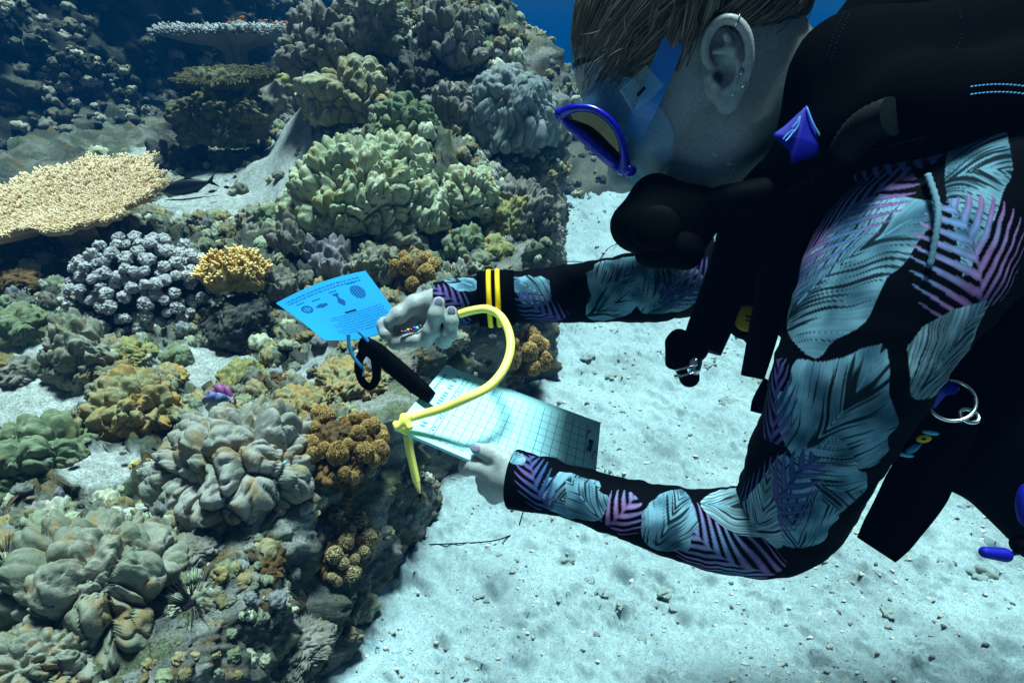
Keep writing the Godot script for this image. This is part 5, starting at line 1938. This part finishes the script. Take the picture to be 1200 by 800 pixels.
func regulators():
	var t := thing("regulator", "black breathing regulator held in the diver's mouth", "regulator")
	part("housing", solid([bone(C(742, 262, 0.512), C(768, 233, 0.520), 0.019, 0.019, 0.012), bone(C(768, 233, 0.520), C(816, 250, 0.515), 0.019, 0.021, 0.012), bone(C(746, 270, 0.512), C(790, 290, 0.51), 0.017, 0.015, 0.012), bone(C(816, 250, 0.515), C(806, 288, 0.512), 0.021, 0.015, 0.012), ball(C(780, 262, 0.512), Basis(), Vector3(0.034, 0.028, 0.024), 0.012)], 0.003), M.black_rubber, t)
	part("purge_cover", solid([ball(C(768, 266, 0.486), Basis(Vector3(0.95, 0, 0.3), Vector3(0, 1, 0), Vector3(-0.3, 0, 0.95)), Vector3(0.021, 0.019, 0.006), 0.004)], 0.002), M.black, t)
	part("mouthpiece", solid([bone(C(778, 240, 0.53), C(796, 228, 0.54), 0.014, 0.016, 0.01)], 0.004), M.black_rubber, t)
	part("exhaust_tee", solid([bone(C(760, 296, 0.515), C(805, 296, 0.50), 0.010, 0.013, 0.01), bone(C(790, 285, 0.51), C(770, 292, 0.515), 0.018, 0.012, 0.02)], 0.004), M.black_rubber, t)
	part("hose", hose([C(805, 265, 0.52), C(838, 240, 0.50), C(880, 230, 0.495), C(930, 215, 0.50), C(985, 150, 0.52)], 0.014), M.black_rubber, t)
	var i := thing("inflator_hose", "black inflator hose hanging from the vest with a silver ringed end", "inflator")
	part("hose", tube(W(spline([C(880, 225, 0.56), C(868, 290, 0.56), C(845, 350, 0.56), C(822, 408, 0.56)], 6)), spline_r([0.026, 0.024, 0.021, 0.019], 6), 16), M.black_rubber, i)
	part("inflator_body", solid([bone(C(796, 398, 0.555), C(808, 442, 0.555), 0.0105, 0.0095, 0.006), bone(C(786, 402, 0.555), C(787, 425, 0.555), 0.005, 0.006, 0.006), bone(C(813, 408, 0.56), C(805, 420, 0.558), 0.014, 0.012, 0.008)], 0.002), M.black_rubber, i)
	part("button", solid([bone(C(815, 425, 0.545), C(813, 432, 0.545), 0.0065, 0.0065, 0.004)], 0.0015), M.metal, i)
	for k in 2:
		part("ring", tube(W([C(805, 427 + k * 8, 0.549), C(806, 430 + k * 8, 0.549)]), [0.0125, 0.0125], 16), M.metal, i)
	var o := thing("spare_regulator", "black spare regulator with yellow cover tucked behind the strap", "regulator")
	part("housing", solid([ball(C(874, 372, 0.56), Basis(Vector3(1, 0, 0.25), Vector3(0, 1, 0), Vector3(-0.25, 0, 1)).orthonormalized(), Vector3(0.0185, 0.021, 0.014), 0.004), bone(C(880, 350, 0.57), C(886, 392, 0.57), 0.014, 0.012, 0.01)], 0.002), M.black_rubber, o)
	part("cover", solid([ball(C(876, 373, 0.5475), Basis(Vector3(1, 0, 0.25), Vector3(0, 1, 0), Vector3(-0.25, 0, 1)).orthonormalized(), Vector3(0.0120, 0.0125, 0.0035), 0.002)], 0.0012), M.yellow_dull, o)
	for k in 2:
		part("cover_mark", tube(W([C(874, 370 + k * 5, 0.5435), C(882, 372 + k * 5, 0.5435)]), [0.0006, 0.0006], 5), M.black, o)
	part("hose", hose([C(890, 350, 0.57), C(905, 310, 0.56), C(930, 270, 0.55)], 0.008), M.black_rubber, o)

func sheet(corners: Array, nx: int, ny: int, bulge: Callable, thick: float) -> ArrayMesh:
	# a thin board between four corners (top left, top right, bottom right, bottom left), uv over its face
	var v := PackedVector3Array()
	var uv := PackedVector2Array()
	var nrm: Vector3 = (corners[1] - corners[0]).cross(corners[3] - corners[0]).normalized()
	if nrm.z < 0.0: nrm = -nrm
	for layer in 2:
		for j in ny:
			for i in nx:
				var a := i / (nx - 1.0)
				var b := j / (ny - 1.0)
				var p: Vector3 = corners[0].lerp(corners[1], a).lerp(corners[3].lerp(corners[2], a), b)
				p += nrm * (bulge.call(a, b) - thick * layer)
				v.append(cw(p))
				uv.append(Vector2(a, b) if layer == 0 else Vector2(0.002, 0.002))
	var idx := grid_idx(nx, ny)
	var low := grid_idx(nx, ny, true)
	for k in low: idx.append(k + nx * ny)
	var N := nx * ny
	var rim := []
	for i in nx: rim.append(i)
	for j in range(1, ny): rim.append(j * nx + nx - 1)
	for i in range(nx - 2, -1, -1): rim.append((ny - 1) * nx + i)
	for j in range(ny - 2, 0, -1): rim.append(j * nx)
	# rim with its own vertices, for a crisp edge
	var s := v.size()
	for r in rim:
		v.append(v[r])
		v.append(v[r + N])
		uv.append(Vector2(0.002, 0.002))
		uv.append(Vector2(0.002, 0.002))
	for k in rim.size():
		var a := s + k * 2
		var b := s + ((k + 1) % rim.size()) * 2
		idx.append_array([a, a + 1, b, b, a + 1, b + 1])
	return finish(v, idx, null, uv)

func dash(img: Image, x: int, y: int, w: int, h: int, col: Color):
	img.fill_rect(Rect2i(x, y, w, h), col)

func slates():
	# --- the large writing slate with its ruled table
	var t := thing("writing_slate", "pale blue writing slate with a ruled grid held by the near hand", "slate")
	var cs := [C(522, 428, 0.7172), C(704, 495, 0.7040), C(694, 600, 0.5808), C(462, 501, 0.5896)]
	var img := Image.create(1024, 900, false, Image.FORMAT_RGB8)
	img.fill(Color(0.66, 0.90, 0.95))
	var ink := Color(0.05, 0.34, 0.56)
	var r := RandomNumberGenerator.new()
	r.seed = 4
	# u runs along the long side from the corded corner, v from the far side to the near one
	for k in 17:
		var x := 210 + k * 46
		for y in range(70, 790): img.fill_rect(Rect2i(x + int(2.0 * sin(y * 0.01 + k)), y, 3, 1), ink.lerp(Color(0.66, 0.90, 0.95), 0.35 if k % 2 else 0.1))
	for k in 9:
		var y := 150 + k * 80
		for x in range(205, 960): img.fill_rect(Rect2i(x, y + int(4.0 * sin(x * 0.006 + k * 2.0)), 1, 4), ink.lerp(Color(0.66, 0.90, 0.95), 0.1 if k % 2 else 0.3))
	for k in 2:
		img.fill_rect(Rect2i(150 + k * 26, 60, 4, 760), ink)
	for k in 20:
		var y := 80 + k * 36
		if r.randf() < 0.35: continue
		img.fill_rect(Rect2i(96, y, 26, 20), ink.lerp(Color(0.66, 0.90, 0.95), 0.25))
		img.fill_rect(Rect2i(158, y + 4, 12, 14), ink)
	for k in 7: img.fill_rect(Rect2i(30, 120 + k * 34, 16, 22), ink.lerp(Color(0.66, 0.90, 0.95), 0.3))
	for k in 14: img.fill_rect(Rect2i(170 + k * 40 + r.randi_range(0, 8), 842, r.randi_range(6, 20), 8), ink.lerp(Color(0.66, 0.90, 0.95), 0.3))
	var m := StandardMaterial3D.new()
	m.albedo_texture = ImageTexture.create_from_image(img)
	m.roughness = 0.6
	m.metallic_specular = 0.2
	part("board", sheet(cs, 12, 12, func(a, b): return 0.0, 0.0035), m, t)
	# printed maker's mark, read along the short side
	var u: Vector3 = (cs[1] - cs[0]).normalized()
	var w: Vector3 = (cs[3] - cs[0]).normalized()
	var nn := u.cross(w).normalized()
	if nn.z < 0.0: nn = -nn
	var at: Vector3 = cs[0].lerp(cs[1], 0.955).lerp(cs[3].lerp(cs[2], 0.945), 0.34) + nn * 0.0012
	var tx := TextMesh.new()
	tx.text = "SUaSN"
	var fo := SystemFont.new()
	fo.font_names = PackedStringArray(["Droid Sans"])
	fo.font_weight = 700
	tx.font = fo
	tx.font_size = 16
	tx.pixel_size = 0.00046
	tx.depth = 0.0006
	var lt := part("lettering", tx, M.ink, t)
	# text x runs from the near side to the far side, its up points to the corded end
	var bx := cdir(-w)
	var bz := cdir(nn)
	lt.transform = Transform3D(Basis(bx, bz.cross(bx), bz), cw(at))
	for e in [[0.22, 0.930], [0.44, 0.975]]:
		var a0: Vector3 = cs[0].lerp(cs[1], e[1]).lerp(cs[3].lerp(cs[2], e[1]), e[0]) + nn * 0.0014
		part("mark", tube(W(spline([a0 - w * 0.008 + u * 0.003, a0 - w * 0.007, a0 + w * 0.003 - u * 0.001, a0 + w * 0.008], 4)), spline_r([0.0004, 0.0006, 0.0005, 0.0002], 4), 6), M.ink, t)
	# --- yellow tube from the far hand to the slate's corner, and the pencil in it
	var y := thing("yellow_tube", "bright yellow rubber tube looping from the far hand to the slate corner", "rubber tube")
	part("tube", tube(W(spline([C(538, 368, 0.6760), C(552, 364, 0.6720), C(570, 362, 0.6680), C(586, 370, 0.6640), C(596, 388, 0.6461), C(598, 410, 0.6283), C(590, 433, 0.6125), C(574, 452, 0.5984), C(550, 465, 0.5852), C(520, 478, 0.5878), C(492, 486, 0.5878), C(474, 491, 0.5843)], 6)), spline_r([0.0047, 0.0047, 0.0047, 0.0047, 0.0047, 0.0047, 0.0047, 0.0047, 0.0047, 0.0046, 0.0045, 0.0045], 6), 16), M.yellow, y)
	part("knot", solid([bone(C(466, 500, 0.5764), C(478, 489, 0.5764), 0.0040, 0.0044, 0.004), bone(C(480, 500, 0.5738), C(472, 488, 0.5773), 0.0036, 0.0034, 0.003), bone(C(464, 497, 0.5843), C(476, 506, 0.5914), 0.0038, 0.0036, 0.004)], 0.0012), M.yellow, y)
	var pc := thing("pencil", "short yellow pencil hanging from the knot at the slate corner", "pencil")
	part("shaft", tube(W([C(477, 510, 0.5940), C(481, 532, 0.5966), C(488, 564, 0.6002)]), [0.0042, 0.0042, 0.0040], 8), M.yellow, pc)
	part("point", tube(W([C(488, 564, 0.6002), C(492, 578, 0.6019)]), [0.0039, 0.0012], 8), M.pencil_wood, pc)
	part("lead", tube(W([C(492, 578, 0.6019), C(493, 584, 0.6028)]), [0.0013, 0.0003], 8), M.black, pc)
	# --- the printed blue card
	var cd := thing("printed_card", "bent blue plastic card with small print pinched in the far hand", "card")
	var cc := [C(323, 355, 0.71), C(428, 317, 0.745), C(470, 373, 0.70), C(378, 394, 0.655)]
	var im := Image.create(900, 620, false, Image.FORMAT_RGB8)
	im.fill(Color(0.12, 0.50, 0.74))
	var di := Color(0.02, 0.14, 0.34)
	for line in 2:
		var x := 60
		while x < 780:
			var w2 := r.randi_range(8, 34)
			for q in range(0, w2, 5): im.fill_rect(Rect2i(x + q, 52 + line * 34 + r.randi_range(0, 5), 3, 20), di)
			x += w2 + 10
	# four little pictures with captions
	var pic := [[150, 190, 70], [290, 205, 60], [480, 200, 80], [690, 175, 90]]
	for k in 4:
		var q: Array = pic[k]
		for a in q[2] * 2:
			for b in q[2] * 2:
				var dx: float = (a - q[2]) / float(q[2])
				var dy: float = (b - q[2]) / float(q[2])
				var rr := sqrt(dx * dx + dy * dy)
				var on := false
				if k == 0: on = rr < 0.72 and (rr > 0.45 or absf(sin(dx * 9.0)) > 0.7)
				elif k == 1: on = absf(dy) < 0.45 * (1.0 - 0.8 * absf(dx)) or (dx > 0.3 and absf(dy) < 0.25)
				elif k == 2: on = absf(dx) < 0.28 + 0.25 * sin(dy * 5.0) * 0.6 and absf(dy) < 0.9
				else: on = dx * dx * 1.3 + dy * dy < 0.75 and absf(sin(dx * 11.0)) > 0.25
				if on: im.set_pixel(q[0] - q[2] + a, q[1] - q[2] + b + 40, di.lerp(Color(0.12, 0.50, 0.74), 0.35))
		for a in 4: im.fill_rect(Rect2i(q[0] - 40 + a * 20, q[1] - q[2] + 16, 14, 14), di)
	for line in 9:
		var y2 := 370 + line * 22
		var x := 260 - line * 6 + (0 if line % 3 else 60)
		if line == 0:
			im.fill_rect(Rect2i(430, y2, 120, 18), Color(0.03, 0.10, 0.22))
			continue
		while x < 820:
			var w2 := r.randi_range(6, 26)
			for q in range(0, w2, 4): im.fill_rect(Rect2i(x + q, y2 + r.randi_range(0, 4), 2, 12), di)
			x += w2 + 7
	var cm := StandardMaterial3D.new()
	cm.albedo_texture = ImageTexture.create_from_image(im)
	cm.roughness = 0.7
	cm.metallic_specular = 0.12
	part("sheet", sheet(cc, 24, 20, func(a, b): return -0.010 * sin(PI * a) * b * b + 0.006 * sin(PI * a) * (1.0 - b) - 0.006 * b * b * b, 0.0008), cm, cd)
	# --- cord loops and the black strap between card and slate
	var st := thing("black_strap", "thick black lanyard strap between the blue card and the slate", "strap")
	part("strap", tube(W(spline([C(424, 402, 0.675), C(440, 412, 0.67), C(460, 428, 0.668), C(480, 445, 0.65), C(497, 459, 0.635), C(506, 466, 0.632)], 5)), spline_r([0.010, 0.0128, 0.0125, 0.0118, 0.010, 0.0078], 5), 14, true, 0.7), M.black_rubber, st)
	part("loop", tube(W(spline([C(430, 405, 0.675), C(420, 425, 0.68), C(424, 446, 0.685), C(434, 453, 0.685), C(441, 442, 0.68), C(440, 420, 0.675)], 6)), spline_r([0.006, 0.005, 0.0045, 0.0045, 0.005, 0.006], 6), 12), M.black_rubber, st)
	var bc := thing("blue_cord", "thin blue cord loop tying the card to the black strap", "cord")
	part("strand", hose([C(408, 391, 0.662), C(409, 404, 0.664), C(414, 418, 0.668), C(424, 430, 0.675)], 0.0021, 8), M.blue_cord, bc)
	part("strand", hose([C(420, 388, 0.664), C(427, 395, 0.664), C(434, 404, 0.666)], 0.0021, 8), M.blue_cord, bc)
	part("tail", hose([C(424, 430, 0.675), C(426, 434, 0.675), C(425, 441, 0.675)], 0.0009, 6), M.blue_cord, bc)

func small_gear():
	var wb := thing("wristband", "black wristband with two yellow stripes on the far wrist", "wristband")
	var band := func(x0: float, x1: float, r: float, m: Material, called: String):
		var n := 5
		var pts := []
		var rr := []
		for k in n:
			var x := lerpf(x0, x1, k / (n - 1.0))
			pts.append(C(x, 349.6 - (x - 580.0) * 0.045, 0.70))
			rr.append(r * (0.97 if k == 0 or k == n - 1 else 1.0))
		part(called, tube(W(pts), rr, 40, true), m, wb)
	band.call(561.0, 603.0, 0.0335, M.black_cloth, "band")
	band.call(571.0, 577.0, 0.0347, M.yellow_band, "stripe")
	band.call(581.0, 587.0, 0.0347, M.yellow_band, "stripe")
	# a beaded bracelet inside the far fist
	var br := thing("bead_bracelet", "string of small coloured beads inside the far hand", "bracelet")
	var cols := [M.bead_red, M.bead_blue, M.bead_gold, M.bead_red, M.bead_blue, M.emblem_cyan, M.bead_red]
	for k in 7:
		var p := C(471 + k * 3.6, 389 - k * 1.1 + (k % 2), 0.687)
		part("bead", solid([ball(p, Basis(), Vector3.ONE * 0.0024)], 0.0009), cols[k], br)
	# rings and studs in the ear
	var lean := deg_to_rad(26.0)
	var e := func(x: float, y: float, out: float) -> Vector3:
		return hl(-(x * cos(lean) + y * sin(lean)) + 0.002, -x * sin(lean) + y * cos(lean) - 0.011, 0.067 + out)
	var q1 := thing("ear_ring", "small silver hoop through the upper rim of the ear", "earring")
	part("hoop", loop_tube(ring_path(e.call(0.024, 0.029, 0.019), HL, (HU * 0.5 - HF * 0.8).normalized(), 0.0050, 20), 0.0007, 6), M.metal, q1)
	var q2 := thing("ear_ring", "small silver hoop through the ear lobe edge", "earring")
	part("hoop", loop_tube(ring_path(e.call(0.0245, -0.016, 0.0160), HL, (HF + HU * -0.3).normalized(), 0.0048, 20), 0.0008, 6), M.metal, q2)
	for p in [[0.0155, -0.0215, 0.0155, "silver stud in the ear lobe below the hoop"], [0.0225, -0.008, 0.0195, "tiny silver stud in the ear rim above the lobe hoop"]]:
		solo("ear_stud", solid([ball(e.call(p[0], p[1], p[2]), Basis(), Vector3.ONE * 0.0017)], 0.0006), M.metal, p[3], "earring")
	# bubbles caught on the cheek
	var r := RandomNumberGenerator.new()
	r.seed = 8
	var meshes := []
	for k in 60:
		var on := k < 18
		var px := r.randf_range(818, 862) if on else r.randf_range(700, 930)
		var py := r.randf_range(178, 200) if on else r.randf_range(30, 215)
		var dirc := C(px, py, 1.0)
		var d := 0.42
		while d < 0.62 and field(head_prims + [bone(hl(-0.040, -0.050, 0), C(985, 165, 0.585), 0.056, 0.062, 0.03)], dirc * d) > 0.001: d += 0.002
		if d > 0.6: continue
		meshes.append(solid([ball(dirc * d, Basis(), Vector3.ONE * (r.randf_range(0.0007, 0.0024) if on else r.randf_range(0.0005, 0.0012)))], 0.0006))
	var b := solo("bubbles", join(meshes), M.bubble, "small air bubbles clinging to the diver's cheek and neck", "bubbles")
	b.set_meta("kind", "stuff")
	# blue clip hanging at the hip
	var cl := thing("clip", "small blue plastic clip hanging from the vest above the sand", "clip")
	part("body", solid([bone(C(1155, 647, 0.42), C(1178, 650, 0.42), 0.0040, 0.0050, 0.004)], 0.001), M.blue_cloth, cl)
	for k in 5:
		part("bead", solid([ball(C(1184 + k * 4, 649 - k * 0.7, 0.42), Basis(), Vector3.ONE * 0.0019)], 0.0007), M.metal_dark, cl)
	part("swivel", solid([bone(C(1197, 638, 0.42), C(1206, 640, 0.42), 0.007, 0.009, 0.004)], 0.0015), M.black_rubber, cl)

# ------------------------------------------------------------------ small life, rubble, threads
func fish_mesh(deep: float) -> ArrayMesh:
	# unit length along +x (nose), tail fin, back and belly fins
	var v := PackedVector3Array()
	var prof := [[0.5, 0.01], [0.44, 0.07], [0.34, 0.125], [0.18, 0.165], [0.0, 0.165], [-0.16, 0.12], [-0.28, 0.06], [-0.34, 0.035]]
	for p in prof:
		for k in 10:
			var an := TAU * k / 10.0
			v.append(Vector3(p[0], p[1] * cos(an) * deep, p[1] * sin(an) * 0.5))
	var idx := grid_idx(10, prof.size(), false, true)
	var fin := func(a: Vector3, b: Vector3, c: Vector3):
		var s := v.size()
		for q in [a, b, c]:
			v.append(q + Vector3(0, 0, 0.006))
			v.append(q - Vector3(0, 0, 0.006))
		idx.append_array([s, s + 2, s + 4, s + 1, s + 5, s + 3, s, s + 1, s + 2, s + 2, s + 1, s + 3, s + 2, s + 3, s + 4, s + 4, s + 3, s + 5])
	fin.call(Vector3(-0.30, 0, 0), Vector3(-0.52, 0.16 * deep, 0), Vector3(-0.42, 0, 0))
	fin.call(Vector3(-0.30, 0, 0), Vector3(-0.42, 0, 0), Vector3(-0.52, -0.16 * deep, 0))
	fin.call(Vector3(0.2, 0.14 * deep, 0), Vector3(0.0, 0.20 * deep, 0), Vector3(-0.22, 0.07 * deep, 0))
	fin.call(Vector3(0.08, -0.14 * deep, 0), Vector3(-0.22, -0.07 * deep, 0), Vector3(-0.08, -0.17 * deep, 0))
	return finish(v, idx)

func fish(mesh: ArrayMesh, at: Vector3, long: float, yaw: float, pitch: float, m: Material, label: String, group := ""):
	var o := solo("fish", mesh, m, label, "fish", at, group)
	o.transform = Transform3D(Basis.from_euler(Vector3(0, yaw, pitch)).scaled(Vector3.ONE * long), at)

func stone_mesh(sd: int, n := 9) -> ArrayMesh:
	return knob_mesh(n, Vector3(1, 0.62, 0.8), sd, [[1.0, 0.35, 1.0]], 2.9, [Color(1, 1, 1), Color(0.75, 0.77, 0.75), Color(0.85, 0.85, 0.7)], 0.0, 1.0, 0.7)

func urchin(cx: float, cy: float, size: float, label: String):
	var p := on_reef(cx, cy)
	var t := thing("sea_urchin", label, "sea urchin", p + Vector3(0, size * 0.2, 0), "black sea urchins in the crevices")
	part("body", knob_mesh(24, Vector3(0.3, 0.24, 0.3) * size, int(cx), [[4.0, 0.1, 0.6]], 2.8, [Color(0.008, 0.008, 0.01), Color(0.012, 0.012, 0.015), Color(0.01, 0.01, 0.012)]), M.growth, t)
	var r := RandomNumberGenerator.new()
	r.seed = int(cx + cy)
	var sp := tube([Vector3.ZERO, Vector3(0, 0.5, 0), Vector3(0, 1, 0)], [0.012, 0.008, 0.002], 5)
	for k in 130:
		var d := Vector3(r.randf_range(-1, 1), r.randf_range(-0.15, 1), r.randf_range(-1, 1)).normalized()
		var o := part("spine", sp, M.urchin, t)
		var L := size * r.randf_range(0.7, 1.25)
		o.transform = Transform3D(Basis(Quaternion(Vector3.UP, d)).scaled(Vector3(size, L, size)), d * size * 0.22)

func build_details():
	# --- life
	colony("sponge", "rock", "brown", 304, 668, 66, 0.35, "flat dark brown sponge draped over pale rock", "sponge", 0.9)
	colony("sponge", "rock", "brown", 318, 452, 48, 0.4, "small flat brown sponge above the pale lobed dome", "sponge", 0.6)
	urchin(228, 715, 0.055, "black long spined urchin between the folded coral and the knotted rock")
	urchin(190, 792, 0.06, "black long spined urchin below the large folded coral")
	urchin(12, 672, 0.05, "black long spined urchin tucked behind the large folded coral")
	var fm := fish_mesh(1.0)
	var slim := fish_mesh(0.55)
	var p := on_reef(226, 232)
	fish(fish_mesh(0.85), p + Vector3(0, 0.05, 0), 62.0 * depth_of(p) / FOCAL, PI + 0.15, -0.18, M.fish_dark, "black elongated fish resting over the far sand slope")
	var r := RandomNumberGenerator.new()
	r.seed = 12
	for q in [[244, 226], [232, 196], [262, 190], [276, 214], [252, 236], [320, 170], [288, 196], [346, 206], [268, 228]]:
		var at := on_reef(q[0], q[1])
		fish(fm, at + Vector3(0, r.randf_range(0.02, 0.05), 0), 11.0 * depth_of(at) / FOCAL, r.randf_range(0, TAU), r.randf_range(-0.3, 0.3), M.fish_dark, "tiny dark fish hovering over the upper sand slope", "tiny dark fish over the sand slope")
	for q in [[310, 24], [283, 20], [321, 27], [345, 24], [333, 26], [268, 26]]:
		fish(fm, pix(q[0], q[1], 3.25 + r.randf() * 0.2), 0.036, r.randf_range(-0.5, 0.5), 0.1, M.fish_orange, "tiny orange fish hovering above the thin table coral", "tiny orange fish above the table coral")
	fish(fm, pix(418, 20, 2.35), 0.03, 0.4, 0.0, M.fish_blue, "tiny bright blue fish at the top of the ridge")
	p = on_reef(340, 580)
	fish(slim, p + Vector3(0.0, 0.085, 0.02), 0.034, 0.5, 0.35, M.fish_pale, "thin pale blue fish beside the pale lobed dome")
	# small giant clam between the lobes
	p = on_reef(264, 492)
	var s := 30.0 * depth_of(p) / FOCAL
	var clam := thing("clam", "small clam with wavy blue and pink lips on the pale lobed dome", "clam", p + Vector3(0, 0.055, 0.0))
	for side in [-1.0, 1.0]:
		var v := PackedVector3Array()
		var lip := []
		var rad := []
		for k in 25:
			var t := k / 24.0
			var x := (t - 0.5) * s
			lip.append(Vector3(x, 0.012 * sin(PI * t) + 0.10 * s * sin(t * 19.0), side * (0.12 * s + 0.16 * s * sin(PI * t) + 0.06 * s * sin(t * 19.0 + 1.0))))
			rad.append(0.11 * s * (0.35 + sin(PI * t)))
		part("mantle", tube(lip, rad, 9), M.mantle if side > 0 else M.mantle_pink, clam)
		part("shell", knob_mesh(20, Vector3(0.5 * s, 0.45 * s, 0.22 * s), 9, [[2.5, 0.12, 0.8]], 2.6, [Color(0.3, 0.3, 0.28), Color(0.4, 0.4, 0.36), Color(0.25, 0.22, 0.16)]), M.growth, clam).position = Vector3(0, -0.32 * s, side * 0.12 * s)
	# red feather worm on the pale green columns
	var dw := depth_of(on_reef(550, 245)) - 0.10
	var wv := []
	var wx := []
	var tw := tube([Vector3.ZERO, Vector3(0.004, 0.006, 0), Vector3(0.010, 0.008, 0)], [0.0012, 0.001, 0.0004], 5)
	for k in 40:
		wv.append(tw)
		wx.append(Transform3D(Basis.from_euler(Vector3(0, k * 0.55, 0.2 + 0.4 * sin(k * 1.7))), pix(552, 206, dw) + Vector3(0, 0.0004 * k - 0.006, 0)))
	solo("tube_worm", join(wv, wx), M.worm, "small red feathery worm on the pale green column cluster", "worm")
	# --- rubble on the sand
	var clump := fnl(81, 2.6, FastNoiseLite.TYPE_SIMPLEX_SMOOTH, 3)
	for kd in 3:
		var xf := []
		var cols := []
		var tries := 0
		while xf.size() < 4200 and tries < 40000:
			tries += 1
			var z := -0.35 - 4.4 * pow(r.randf(), 1.6)
			var x := r.randf_range(-0.6, 1.1 - z * 0.75)
			if x < edge_x(z) - 0.02: continue
			if clump.get_noise_2d(x + kd * 3.0, z) < r.randf_range(-0.35, 0.45): continue
			var sz := 0.0008 + 0.0034 * pow(r.randf(), 5.0) * (1.0 + 0.4 * -z)
			xf.append(Transform3D(Basis.from_euler(Vector3(r.randf_range(-0.5, 0.5), r.randf_range(0, TAU), r.randf_range(-0.5, 0.5))).scaled(Vector3(sz * r.randf_range(0.8, 2.0), sz, sz)), Vector3(x, sand_y(x, z) + sz * 0.1, z)))
			var g := 0.50 - 0.42 * pow(r.randf(), 1.3)
			cols.append(Color(g, g * 1.02, g))
		var o := bunch(["sand_gravel", "shell_grit", "coral_gravel"][kd], stone_mesh(40 + kd, 7), xf, M.growth, self, cols)
		tag(o, ["fine gravel strewn over the open sand", "pale shell grit strewn over the open sand", "broken coral gravel strewn over the open sand"][kd], "gravel", "", "stuff")
	var shapes := [stone_mesh(61, 26), stone_mesh(62, 26), stone_mesh(63, 26), stone_mesh(64, 26)]
	for q in [[660, 655, 15, "knobbly greenish stone at the head of a short line of rubble on the sand"], [690, 672, 9, ""], [705, 690, 12, ""], [728, 706, 10, ""], [745, 716, 8, ""], [780, 690, 12, ""], [752, 748, 8, ""], [700, 705, 8, ""], [790, 708, 8, ""], [1040, 715, 14, "broken brown coral piece lying on the sand below the vest flap"], [1150, 672, 24, "grey wedge of rubble under the small blue clip"], [560, 690, 8, ""], [830, 430, 12, ""], [850, 470, 14, ""], [720, 440, 12, ""], [690, 420, 10, ""], [1130, 600, 9, ""]]:
		var at := on_reef(q[0], q[1])
		at.y = sand_y(at.x, at.z)
		var sz: float = q[2] * depth_of(at) / FOCAL * 0.5
		var lab: String = q[3] if q[3] else "small pale piece of coral rubble lying on the open sand"
		var o := solo("rubble_piece", shapes[r.randi_range(0, 3)], M.rubble, lab, "rubble", at, "" if q[3] else "loose rubble on the open sand")
		o.transform = Transform3D(Basis.from_euler(Vector3(r.randf_range(-0.3, 0.3), r.randf_range(0, TAU), r.randf_range(-0.3, 0.3))).scaled(Vector3(sz * r.randf_range(1.0, 1.7), sz * 0.8, sz)), at + Vector3(0, sz * 0.1, 0))
	# --- threads on the sand
	thread([[484, 628], [505, 632], [540, 638], [575, 636], [595, 625], [606, 612], [613, 597]], 0.0016, M.thread, "thin dark cord lying on the sand beside the reef edge", "cord")
	thread([[655, 312], [680, 305], [700, 302], [712, 293], [726, 284]], 0.0022, M.thread, "thin dark thread on the sand behind the far arm", "cord")
	thread([[425, 747], [440, 755], [462, 760], [482, 757]], 0.0008, M.thread_blue, "thin blue thread on the sand below the reef edge", "thread")

func thread(px: Array, r: float, m: Material, label: String, category: String):
	var pts := []
	for q in px:
		var p := on_reef(q[0], q[1])
		p.y = maxf(reef_smooth(p.x, p.z), sand_y(p.x, p.z)) + r + 0.003
		pts.append(p)
	var sp := spline(pts, 6)
	var rr := []
	for k in sp: rr.append(r)
	solo("cord" if category == "cord" else "thread", tube(sp, rr, 7), m, label, category)
